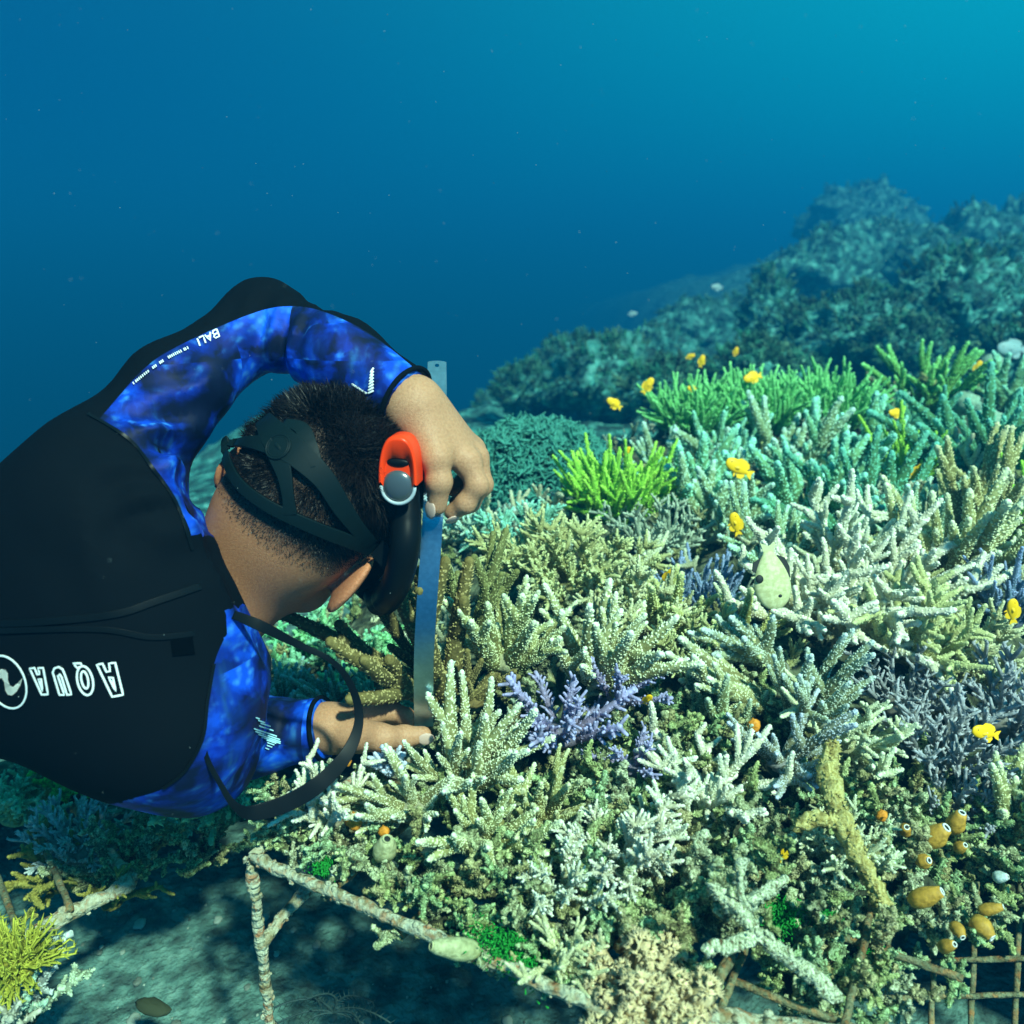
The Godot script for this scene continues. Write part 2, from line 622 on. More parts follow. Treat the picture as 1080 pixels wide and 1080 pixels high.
func coral_shapes() -> void:
	rng.seed = 11
	var c1 := Color(1, 1, 1)
	var ring := func() -> Vector3: return Vector3(rng.randf_range(-1, 1), rng.randf_range(0.5, 1.2), rng.randf_range(-1, 1))
	var add := func(kind: String, b: MB):
		if not V.has(kind):
			V[kind] = []
		V[kind].append(b.mesh())
	for k in 10:     # staghorn: tapered fingers covered in cups, white at the tips
		var b := MB.new()
		var t0 := Color(0.26, 0.23, 0.10)
		var t1 := Color(0.62, 0.62, 0.38)
		var a := limb(b, Vector3.ZERO, Vector3.UP, rng.randf_range(0.070, 0.105), 0.0090, 0.0026, t0, t1, 0.5, 9, 7, c1)
		skin(b, a[0], a[1], Color(0.58, 0.56, 0.32), Color(0.95, 0.95, 0.85), 0.0031, 0.0011, 0.0021)
		for j in [1, 2, 3, 2, 1, 3, 1, 2, 2, 4][k]:
			var at: int = rng.randi_range(1, 4)
			var s := limb(b, a[0][at], ring.call(), rng.randf_range(0.028, 0.055), 0.0068, 0.0024, t0.lerp(t1, 0.3), t1, 0.5, 9, 7, c1)
			skin(b, s[0], s[1], Color(0.64, 0.62, 0.38), Color(0.95, 0.95, 0.85), 0.0031, 0.0011, 0.0020)
		add.call("stag", b)
	for k in 6:      # large dark staghorn with pale cups
		var b := MB.new()
		var t0 := Color(0.30, 0.30, 0.22)
		var t1 := Color(0.52, 0.50, 0.36)
		var a := limb(b, Vector3.ZERO, Vector3.UP, rng.randf_range(0.13, 0.19), 0.0118, 0.0058, t0, t1, 0.6, 10, 9)
		skin(b, a[0], a[1], Color(0.85, 0.9, 0.75), c1, 0.0046, 0.0015, 0.0030)
		for j in [1, 2, 3, 2, 1, 2][k]:
			var s := limb(b, a[0][rng.randi_range(2, 6)], ring.call(), rng.randf_range(0.05, 0.085), 0.010, 0.006, t0, t1, 0.5, 10)
			skin(b, s[0], s[1], Color(0.85, 0.9, 0.75), c1, 0.0046, 0.0015, 0.0030)
		add.call("bigstag", b)
	for k in 7:      # bushy: a stem with many short side twigs
		var b := MB.new()
		var t0 := Color(0.34, 0.30, 0.16)
		var a := limb(b, Vector3.ZERO, Vector3.UP, rng.randf_range(0.06, 0.085), 0.0052, 0.0026, t0, c1, 0.4, 7)
		skin(b, a[0], a[1], t0, c1, 0.0045, 0.0013, 0.003, 4)
		for j in 17:
			var at := rng.randi_range(2, 7)
			var ang := rng.randf() * TAU
			var s := limb(b, a[0][at], Vector3(cos(ang), rng.randf_range(0.5, 1.1), sin(ang)), rng.randf_range(0.014, 0.028), 0.0033, 0.0017, t0.lerp(c1, 0.30), c1, 0.3, 6, 4)
			skin(b, s[0], s[1], t0.lerp(c1, 0.4), c1, 0.0045, 0.0011, 0.0028, 4)
		add.call("bush", b)
	for k in 6:      # slender smooth fingers
		var b := MB.new()
		var t0 := Color(0.40, 0.52, 0.42)
		var a := limb(b, Vector3.ZERO, Vector3.UP, rng.randf_range(0.09, 0.15), 0.0052, 0.0024, t0, c1, 0.6, 7)
		skin(b, a[0], a[1], t0, c1, 0.0048, 0.0013, 0.0030, 4)
		for j in [3, 4, 5, 3, 4, 5][k]:
			var ang := rng.randf() * TAU
			var s := limb(b, a[0][rng.randi_range(1, 5)], Vector3(cos(ang) * 0.8, 1.0, sin(ang) * 0.8), rng.randf_range(0.025, 0.07), 0.0044, 0.0022, t0, c1, 0.3, 7)
			skin(b, s[0], s[1], t0, c1, 0.0048, 0.0013, 0.0030, 4)
		add.call("slender", b)
	for k in 6:      # bottlebrush: tubular cups standing out all round
		var b := MB.new()
		var t0 := Color(0.44, 0.36, 0.34)
		var a := limb(b, Vector3.ZERO, Vector3.UP, rng.randf_range(0.05, 0.075), 0.0048, 0.0030, t0, c1, 0.4, 7)
		for j in 26:
			var h := rng.randf_range(0.15, 1.0)
			var at := int(h * 6.99)
			var ang := rng.randf() * TAU
			var d := Vector3(cos(ang), 0.75, sin(ang)).normalized()
			limb(b, a[0][at] + Vector3(0, rng.randf() * 0.007, 0), d, rng.randf_range(0.007, 0.014), 0.0021, 0.0015, t0.lerp(c1, 0.4), c1, 0.1, 5, 2)
		skin(b, a[0], a[1], t0, c1, 0.004, 0.001, 0.002, 4)
		add.call("bottle", b)
	for k in 5:      # fuzzy: a spray of tiny twigs
		var b := MB.new()
		var t0 := Color(0.36, 0.38, 0.34)
		var a := limb(b, Vector3.ZERO, Vector3.UP, rng.randf_range(0.05, 0.07), 0.0040, 0.0022, t0, c1, 0.5, 6, 6)
		for j in 16:
			var ang := rng.randf() * TAU
			var s := limb(b, a[0][rng.randi_range(1, 6)], Vector3(cos(ang), 0.9, sin(ang)), rng.randf_range(0.008, 0.020), 0.0022, 0.0016, t0.lerp(c1, 0.3), c1, 0.3, 5, 3)
			for i in 5:
				b.cone(s[0][rng.randi_range(1, 3)], ring.call().normalized(), 0.0016, 0.005, t0.lerp(c1, 0.5), c1, 4)
		add.call("fuzzy", b)
	for k in 6:      # antler: crooked pale boughs with knobs
		var b := MB.new()
		var t0 := Color(0.50, 0.47, 0.30)
		var a := limb(b, Vector3.ZERO, Vector3(rng.randf_range(-0.3, 0.3), 1, rng.randf_range(-0.3, 0.3)), rng.randf_range(0.09, 0.12), 0.0074, 0.0046, t0, c1, 1.0, 8, 8)
		skin(b, a[0], a[1], t0, c1, 0.004, 0.0015, 0.0024, 5)
		for j in 8:
			var ang := rng.randf() * TAU
			var s := limb(b, a[0][rng.randi_range(1, 8)], Vector3(cos(ang), rng.randf_range(0.3, 1.2), sin(ang)), rng.randf_range(0.018, 0.045), 0.0054, 0.0031, t0.lerp(c1, 0.4), c1, 0.6, 7, 5)
			skin(b, s[0], s[1], t0.lerp(c1, 0.4), c1, 0.004, 0.0014, 0.0022, 5)
		add.call("antler", b)
	var jag := noise(60.0, 61, 3)
	for k in 8:      # old dead boughs under crusts
		var b := MB.new()
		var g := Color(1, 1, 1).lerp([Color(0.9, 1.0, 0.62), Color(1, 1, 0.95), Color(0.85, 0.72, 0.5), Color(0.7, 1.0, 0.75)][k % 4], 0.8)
		var a := limb(b, Vector3.ZERO, Vector3.UP, rng.randf_range(0.06, 0.10), 0.0072, 0.0042, g * Color(0.22, 0.22, 0.2), g, 1.0, 8, 8)  # darker towards the foot: shade between boughs painted into the colour
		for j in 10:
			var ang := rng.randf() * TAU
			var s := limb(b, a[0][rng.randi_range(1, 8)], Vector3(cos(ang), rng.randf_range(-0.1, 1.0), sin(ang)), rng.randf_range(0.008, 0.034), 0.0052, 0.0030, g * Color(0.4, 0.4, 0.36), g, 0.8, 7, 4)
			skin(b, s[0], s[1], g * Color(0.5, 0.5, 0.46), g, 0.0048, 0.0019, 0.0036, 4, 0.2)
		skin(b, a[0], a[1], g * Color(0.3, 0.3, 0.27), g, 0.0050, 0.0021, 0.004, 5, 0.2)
		for j in 5:
			var at: int = rng.randi_range(0, 8)
			b.blob(Transform3D(Basis.from_scale(Vector3.ONE * rng.randf_range(0.003, 0.007)), a[0][at] + ring.call() * 0.004), g, 7, 5, jag, 0.5)
		for j in b.v.size():
			b.v[j] += Vector3(jag.get_noise_3dv(b.v[j]), jag.get_noise_3dv(b.v[j] + Vector3(3, 0, 0)), jag.get_noise_3dv(b.v[j] + Vector3(0, 3, 0))) * 0.0035
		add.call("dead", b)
	for k in 4:      # knobbly lumps
		var b := MB.new()
		for j in 10:
			var ang := rng.randf() * TAU
			var s := limb(b, Vector3(cos(ang), 0, sin(ang)) * 0.008, Vector3(cos(ang) * 0.5, 1, sin(ang) * 0.5), rng.randf_range(0.015, 0.034), 0.0058, 0.0036, Color(0.4, 0.4, 0.28), c1, 0.5, 8, 4)
			skin(b, s[0], s[1], Color(0.6, 0.58, 0.4), c1, 0.0038, 0.0014, 0.0022, 4)
		add.call("knob", b)
	for k in 4:      # cauliflower lobes: stalks with clustered polyps
		var b := MB.new()
		limb(b, Vector3.ZERO, Vector3.UP, 0.03, 0.007, 0.008, Color(0.42, 0.36, 0.24), Color(0.8, 0.78, 0.7), 0.2, 8, 4)
		for j in 34:
			var d: Vector3 = Vector3(rng.randfn(), rng.randfn() + 0.8, rng.randfn()).normalized()
			var p := Vector3(0, 0.03, 0) + d * 0.011
			for i in 6:
				var e: Vector3 = (d + Vector3(rng.randfn(), rng.randfn(), rng.randfn()) * 0.55).normalized()
				b.cone(p, e, 0.0016, 0.0065, Color(0.7, 0.66, 0.5), c1, 4)
		add.call("cauli", b)
	for k in 3:      # small forked twig for net-like domes
		var b := MB.new()
		var t0 := Color(0.3, 0.42, 0.38)
		var a := limb(b, Vector3.ZERO, Vector3.UP, 0.03, 0.0034, 0.0026, t0, c1, 0.4, 5, 4)
		for j in 5:
			var ang := TAU * j / 5.0 + rng.randf()
			limb(b, a[0][rng.randi_range(2, 4)], Vector3(cos(ang) * 1.3, 0.5, sin(ang) * 1.3), rng.randf_range(0.015, 0.026), 0.0026, 0.0020, c1, c1, 0.4, 5, 3)
		add.call("twig", b)
	for k in 4:      # feathery spiky sprays
		var b := MB.new()
		var t0 := Color(0.4, 0.42, 0.3)
		for j in 14:
			var ang := rng.randf() * TAU
			var s := limb(b, Vector3.ZERO, Vector3(cos(ang), rng.randf_range(0.2, 1.2), sin(ang)), rng.randf_range(0.03, 0.055), 0.0026, 0.0012, t0, c1, 0.5, 5, 5)
			for i in 6:
				b.cone(s[0][rng.randi_range(2, 5)], ring.call().normalized(), 0.0013, 0.009, t0.lerp(c1, 0.4), c1, 4)
		add.call("spiky", b)


func colony(kind: String, called: String, at: Vector3, n: int, spread: float, size: float, lean: Vector2, m: Material, label: String, category: String, wide := 0.02, group := "") -> Node3D:
	var o := thing(called, label, category, at, group)
	var lump := MB.new()                   # the foot that the branches grow from
	var r := wide * size * sqrt(float(n)) * 0.42 + 0.006
	lump.blob(Transform3D(Basis.from_scale(Vector3(r, r * 0.55, r)), Vector3(0, -r * 0.15, 0)), Color(0.42, 0.38, 0.3), 14, 9, noise(2.0, n, 3), 0.4)
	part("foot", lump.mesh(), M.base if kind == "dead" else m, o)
	for k in n:
		var q := sqrt((k + 0.5) / n)
		var a := k * 2.39996 + rng.randf() * 0.5
		var tilt := spread * q * rng.randf_range(0.75, 1.2)
		var d := (Vector3(cos(a) * sin(tilt), cos(tilt), sin(a) * sin(tilt)) + Vector3(lean.x, 0, lean.y)).normalized()
		var bx := Basis(Quaternion(Vector3.UP, d)) * Basis(Vector3.UP, rng.randf() * TAU)
		var s := size * rng.randf_range(0.75, 1.2)
		var p := Vector3(cos(a), 0, sin(a)) * q * wide * size * sqrt(float(n)) * 0.55
		p.y = -0.3 * p.length() + 0.1 * r
		part("branch", V[kind][(k * 5 + n) % V[kind].size()], m, o, Transform3D(bx.scaled(Vector3.ONE * s), p))
	return o


func colony_table() -> Array:
	# [form, plan x, plan y, distance, branches, spread, size, lean, colour, label, stands on the rack, spacing]
	var L := Vector2.ZERO
	return [
		# on and round the front of the rack
		["stag", 490, 818, 0.93, 10, 0.85, 1.02, Vector2(0.25, 0.25), "pale", "pale cream staghorn coral with white finger tips at the foot of the steel ruler", true, 0.012],
		["stag", 432, 850, 0.90, 9, 1.2, 0.82, Vector2(-0.5, 0.5), "pale", "pale staghorn coral with flat spreading fingers just below the lower hand", true, 0.012],
		["knob", 413, 806, 0.92, 5, 0.7, 0.6, L, "bluetip", "small cluster of pale lilac knobs under the thumb of the lower hand", true, 0.012],
		["stag", 510, 885, 0.87, 11, 1.1, 0.85, Vector2(0, 0.3), "cream", "cream staghorn coral with star shaped spread fingers above the front bar of the rack", true, 0.012],
		["stag", 575, 862, 0.9, 7, 0.9, 0.77, Vector2(0.1, 0.3), "tan", "tan staghorn coral right of the star shaped cream one", true, 0.012],
		["bottle", 592, 772, 0.98, 11, 1.35, 1.15, Vector2(0, 0.4), "lilac", "lilac staghorn coral, the largest of the lilac ones, in the middle of the rack", true, 0.01],
		["bottle", 668, 808, 0.95, 5, 1.2, 0.8, Vector2(0, 0.4), "lilac", "small lilac coral sprig below and right of the largest lilac coral", true, 0.01],
		["bottle", 655, 735, 1.03, 5, 1.0, 1.0, Vector2(0.5, 0.3), "lilac", "lilac coral sprig leaning right above the largest lilac coral", true, 0.01],
		["stag", 533, 692, 1.06, 9, 0.85, 1.06, Vector2(0, 0.25), "cream", "cream staghorn coral of upright fingers between dark dotted and thick pale ones", true, 0.014],
		["stag", 632, 706, 1.06, 11, 0.85, 1.21, Vector2(0.1, 0.25), "pale", "pale thick fingered staghorn coral above the lilac corals", true, 0.014],
		["bigstag", 497, 668, 1.12, 6, 0.5, 0.72, Vector2(0.15, 0.1), "darkolive", "dark olive staghorn coral with upright white dotted fingers right of the ruler", true, 0.014],
		["bigstag", 462, 728, 1.02, 8, 0.9, 0.9, Vector2(-0.5, 0.1), "brown", "large brown staghorn coral with long dotted branches behind the ruler under the mask", true, 0.014],
		["bigstag", 500, 738, 1.02, 3, 0.9, 0.62, Vector2(0.5, 0.2), "brown", "brown staghorn coral reaching right from the foot of the dark olive one", true, 0.014],
		["bush", 612, 620, 1.25, 22, 1.15, 1.15, Vector2(0, 0.15), "olive", "olive bushy coral with pale tips, the broadest bush in the middle of the reef", false, 0.012],
		["bush", 560, 612, 1.28, 10, 0.9, 0.95, Vector2(-0.1, 0.15), "olive", "small olive bushy coral between the dark dotted fingers and the broad bush", false, 0.012],
		["bush", 655, 665, 1.16, 14, 1.0, 0.95, Vector2(0.1, 0.25), "tan", "tan bushy coral in front of the broad olive bush", false, 0.012],
		["slender", 738, 650, 1.32, 46, 1.0, 0.72, Vector2(0, 0.2), "blue", "blue violet coral of crowded slender fingers left of the cream fish", false, 0.013],
		["stag", 700, 672, 1.16, 6, 0.7, 1.15, Vector2(0, 0.2), "olive", "yellow green staghorn coral with upright fingers in front of the blue violet one", false, 0.014],
		["stag", 772, 690, 1.12, 6, 0.8, 1.09, Vector2(-0.1, 0.2), "olive", "yellow green staghorn coral below the cream fish", false, 0.014],
		["stag", 795, 735, 1.02, 4, 0.5, 1.30, Vector2(-1.5, 0.3), "pale", "pale coral with one thick bough lying to the left under the blue violet coral", false, 0.014],
		["stag", 812, 700, 1.08, 6, 0.5, 1.16, Vector2(-1.1, 0.2), "greyblue", "grey green coral with thick bumpy boughs lying left below the cream fish", false, 0.014],
		["stag", 765, 775, 1.0, 6, 0.6, 0.87, Vector2(0, 0.2), "greygreen", "grey green coral of stubby bumpy fingers in the shaded hollow of the reef", false, 0.014],
		["antler", 845, 652, 1.16, 10, 0.95, 0.95, Vector2(-0.1, 0.3), "white", "white antler coral right beside the cream fish", false, 0.012],
		["antler", 892, 668, 1.12, 10, 1.05, 0.95, Vector2(0.1, 0.35), "white", "white antler coral in the thicket right of the one beside the cream fish", false, 0.012],
		["antler", 935, 640, 1.2, 10, 1.0, 1.0, Vector2(0.3, 0.2), "white", "white antler coral with long boughs at the right end of the pale thicket", false, 0.012],
		["antler", 885, 600, 1.3, 9, 0.7, 0.95, Vector2(0, 0.1), "pale", "pale upright antler coral behind the white thicket", false, 0.012],
		["antler", 960, 690, 1.1, 12, 1.0, 0.85, Vector2(0.1, 0.3), "olive", "yellow green antler coral below the white thicket", false, 0.012],
		["stag", 850, 752, 0.98, 7, 0.75, 1.02, Vector2(0.05, 0.25), "greyblue", "grey blue staghorn coral with thick dull fingers above the blue tipped star", false, 0.014],
		["stag", 828, 803, 0.92, 7, 1.25, 0.82, Vector2(0, 0.35), "bluetip", "star shaped coral of pale blue tipped fingers in the middle of the right half", false, 0.012],
		["antler", 900, 788, 0.97, 12, 1.0, 0.62, Vector2(0, 0.3), "cream", "cream knobbly coral right of the blue tipped star", false, 0.016],
		["stag", 1000, 612, 1.28, 10, 0.65, 1.55, Vector2(0, 0.1), "cream", "tall cream staghorn coral with upright fingers near the right edge", false, 0.014],
		["stag", 1035, 555, 1.42, 7, 0.6, 1.38, L, "tan", "tan staghorn coral behind the tall cream one near the right edge", false, 0.014],
		["slender", 1064, 650, 1.18, 14, 0.7, 0.8, Vector2(0, 0.1), "blue", "blue slender fingered coral at the right edge", false, 0.013],
		["fuzzy", 992, 800, 0.98, 18, 0.9, 1.0, Vector2(0, 0.25), "mauve", "mauve grey feathery coral left of the yellow fish at the right edge", false, 0.012],
		["fuzzy", 1062, 762, 1.02, 12, 0.8, 1.1, Vector2(0, 0.2), "mauve", "mauve grey feathery coral above the yellow fish at the right edge", false, 0.012],
		["fuzzy", 1010, 860, 0.93, 12, 1.0, 0.85, Vector2(0, 0.3), "mauve", "dull mauve feathery coral just above the orange sea squirts", false, 0.012],
		["fuzzy", 955, 745, 1.04, 14, 0.9, 0.95, Vector2(0, 0.25), "mauve", "mauve grey feathery coral under the yellow green antler coral", false, 0.012],
		["bush", 1010, 715, 1.12, 14, 0.9, 0.9, Vector2(0, 0.25), "tan", "tan bushy coral between the blue fingers and the mauve coral at the right", false, 0.012],
		["bush", 720, 705, 1.1, 10, 0.9, 0.8, Vector2(0, 0.25), "olive", "small olive bushy coral right of the pale thick fingered one", false, 0.012],
		["bush", 652, 912, 0.83, 12, 1.0, 0.75, Vector2(0, 0.3), "white", "white bushy coral above and left of the bare forked branch", true, 0.011],
		["bush", 592, 945, 0.80, 9, 1.0, 0.65, Vector2(0, 0.3), "pale", "pale bushy coral above the low tan coral on the front bar", true, 0.011],
		["bush", 885, 905, 0.85, 10, 1.0, 0.7, Vector2(0, 0.3), "cream", "cream bushy coral at the foot of the bent tan coral", false, 0.011],
		["antler", 350, 862, 0.885, 8, 1.1, 0.5, Vector2(-0.1, 0.3), "white", "small white crooked coral near the corner of the rack", true, 0.010],
		["stag", 700, 505, 1.98, 9, 0.85, 1.45, L, "paleteal", "pale teal staghorn coral between the lime green coral and the left end of the crest", false, 0.015],
		["stag", 765, 500, 2.02, 10, 0.85, 1.5, L, "teal", "teal staghorn coral under the left half of the green crest", false, 0.015],
		["stag", 925, 500, 1.98, 9, 0.85, 1.45, L, "teal", "teal staghorn coral left of the lime green branching one", false, 0.015],
		["stag", 1064, 870, 0.9, 4, 0.35, 1.21, Vector2(0, 0), "cream", "cream coral of long upright sticks at the right edge above the sea squirts", false, 0.014],
		["antler", 742, 850, 0.92, 8, 0.9, 0.7, Vector2(0, 0.3), "white", "white hooked coral standing in front of the blue tipped star", false, 0.012],
		["antler", 715, 868, 0.9, 6, 1.1, 0.65, Vector2(-0.2, 0.4), "pale", "pale crooked coral left of the white hooked one", false, 0.012],
		["antler", 597, 1022, 0.745, 12, 0.9, 0.4, Vector2(0, 0.4), "tan", "low tan coral with pale branch edges on the front bar beside the cauliflower coral", true, 0.009],
		["cauli", 680, 1052, 0.71, 24, 1.1, 0.86, Vector2(0, 0.35), "peach", "peach coloured cauliflower soft coral at the bottom edge", true, 0.013],
		# left of the diver's arm, behind it
		["stag", 292, 748, 1.42, 24, 1.0, 0.83, Vector2(0, 0.2), "slate", "slate blue coral of crowded stubby fingers behind the printed forearm", false, 0.012],
		["stag", 352, 742, 1.36, 15, 1.0, 0.71, Vector2(0, 0.2), "slate", "slate blue stubby coral right of the larger one behind the forearm", false, 0.012],
		["dead", 340, 690, 1.55, 22, 1.1, 0.85, Vector2(0, 0.2), "mint", "mint green lumpy coral below the diver's cheek", false, 0.016],
		["dead", 395, 700, 1.42, 18, 1.1, 0.75, Vector2(0, 0.2), "mint", "mint green lumpy coral under the mask, behind the brown branches", false, 0.016],
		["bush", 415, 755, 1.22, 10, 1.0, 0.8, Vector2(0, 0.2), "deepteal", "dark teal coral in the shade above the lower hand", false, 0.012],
		["bush", 500, 575, 1.65, 14, 1.0, 1.0, Vector2(0, 0.15), "paleteal", "pale teal bushy coral right of the ruler below the upper hand", false, 0.012],
		# the middle distance; its teals hold the colour cast of the light
		["slender", 650, 540, 1.68, 56, 0.75, 0.98, Vector2(0, 0.1), "lime", "lime green coral of upright fingers, the nearest of the bright green ones", false, 0.013],
		["slender", 735, 452, 2.2, 84, 0.8, 0.98, Vector2(0, 0.05), "green", "bright green finger coral on the crest, the leftmost of the crest", false, 0.014],
		["slender", 802, 446, 2.2, 84, 0.75, 1.0, Vector2(0, 0.05), "green", "bright green finger coral in the middle of the crest", false, 0.014],
		["slender", 872, 442, 2.25, 100, 0.8, 1.02, Vector2(0, 0.05), "green", "bright green finger coral at the right end of the crest", false, 0.014],
		["stag", 730, 548, 1.72, 11, 0.75, 2.02, Vector2(0, 0.1), "teal", "teal staghorn coral with tall rough fingers right of the lime green one", false, 0.014],
		["stag", 762, 560, 1.58, 8, 1.0, 1.56, Vector2(0.1, 0.2), "paleteal", "pale teal staghorn coral above the blue violet coral", false, 0.014],
		["stag", 842, 560, 1.65, 13, 0.9, 2.08, Vector2(0, 0.15), "teal", "large teal staghorn coral with thick spreading fingers in the middle of the right half", false, 0.016],
		["stag", 825, 516, 1.97, 12, 0.8, 1.95, L, "paleteal", "pale teal staghorn coral just below the green crest", false, 0.014],
		["stag", 880, 524, 1.9, 12, 0.8, 1.89, L, "teal", "teal staghorn coral below the right end of the green crest", false, 0.014],
		["stag", 915, 565, 1.58, 10, 0.9, 1.76, Vector2(0, 0.1), "deepteal", "deep teal staghorn coral right of the large teal one", false, 0.014],
		["stag", 975, 425, 2.25, 12, 0.8, 1.76, L, "green", "small green staghorn coral standing alone right of the green crest", false, 0.014],
		["slender", 957, 505, 1.8, 16, 0.7, 1.0, L, "lime", "lime green branching coral with few upright fingers right of the teal ones", false, 0.016],
		["stag", 970, 470, 2.1, 8, 0.8, 1.56, L, "deepteal", "deep teal coral behind the lime green branching one", false, 0.014],
		["stag", 1050, 500, 1.75, 10, 0.9, 2.08, Vector2(0.1, 0), "deepteal", "deep teal staghorn coral at the right edge below the dark overhang", false, 0.014],
		["stag", 1060, 430, 2.3, 8, 0.8, 1.69, L, "teal", "teal coral at the right edge under the reef overhang", false, 0.014],
		["stag", 965, 575, 1.45, 10, 0.9, 1.26, Vector2(0, 0.1), "paleteal", "pale teal coral left of the tall cream staghorn coral", false, 0.014],
		["stag", 815, 612, 1.4, 7, 0.7, 1.38, Vector2(0, 0.1), "paleteal", "pale teal coral just above the cream fish", false, 0.014],
		["fuzzy", 695, 580, 1.5, 16, 0.9, 1.25, L, "greygreen", "grey feathery coral between the lime green and the blue violet corals", false, 0.012],
		["fuzzy", 900, 545, 1.7, 14, 0.9, 1.25, L, "greygreen", "grey feathery coral between the teal staghorn corals", false, 0.012],
		["bush", 545, 580, 1.55, 12, 1.0, 1.0, L, "teal", "teal bushy coral behind the olive bush", false, 0.012],
		["slender", 1075, 560, 1.5, 10, 0.7, 0.9, L, "lime", "lime green coral cut off by the right edge", false, 0.013],
		# the left foreground
		["antler", 62, 925, 1.2, 14, 1.1, 0.75, Vector2(0.2, 0.2), "mustard", "mustard green lumpy coral on the rusty bar in the lower left", false, 0.016],
		["antler", 118, 950, 1.1, 6, 1.0, 0.5, Vector2(0.3, 0.2), "mustard", "small mustard lumpy coral at the end of the bar in the lower left", false, 0.014],
		["fuzzy", 85, 895, 1.2, 22, 1.2, 0.95, L, "greyblue", "dark grey coral of fine spikes below the diver's back", false, 0.011],
		["bush", 25, 850, 1.35, 18, 1.1, 1.2, L, "mint", "mint green bushy coral below the diver's waist", false, 0.014],
		["dead", 72, 838, 1.3, 6, 0.9, 0.9, L, "leafgreen", "round bright green lump under the diver's back", false, 0.012],
		["spiky", 18, 1015, 0.86, 12, 1.2, 0.75, Vector2(0.2, 0.2), "yellow", "yellow spiky coral under the pale bar in the lower left corner", false, 0.012],
		["dead", 22, 1070, 0.86, 7, 1.0, 0.7, L, "greyblue", "grey blue lump at the bottom left corner", false, 0.014],
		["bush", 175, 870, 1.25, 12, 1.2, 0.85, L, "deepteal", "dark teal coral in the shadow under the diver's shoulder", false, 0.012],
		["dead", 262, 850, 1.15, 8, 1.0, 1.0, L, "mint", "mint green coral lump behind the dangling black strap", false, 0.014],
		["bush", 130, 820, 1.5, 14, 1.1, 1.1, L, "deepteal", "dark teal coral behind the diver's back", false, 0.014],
		["stag", 205, 760, 1.6, 15, 1.1, 1.04, L, "slate", "slate coral hidden mostly behind the diver's shoulder", false, 0.014],
	]


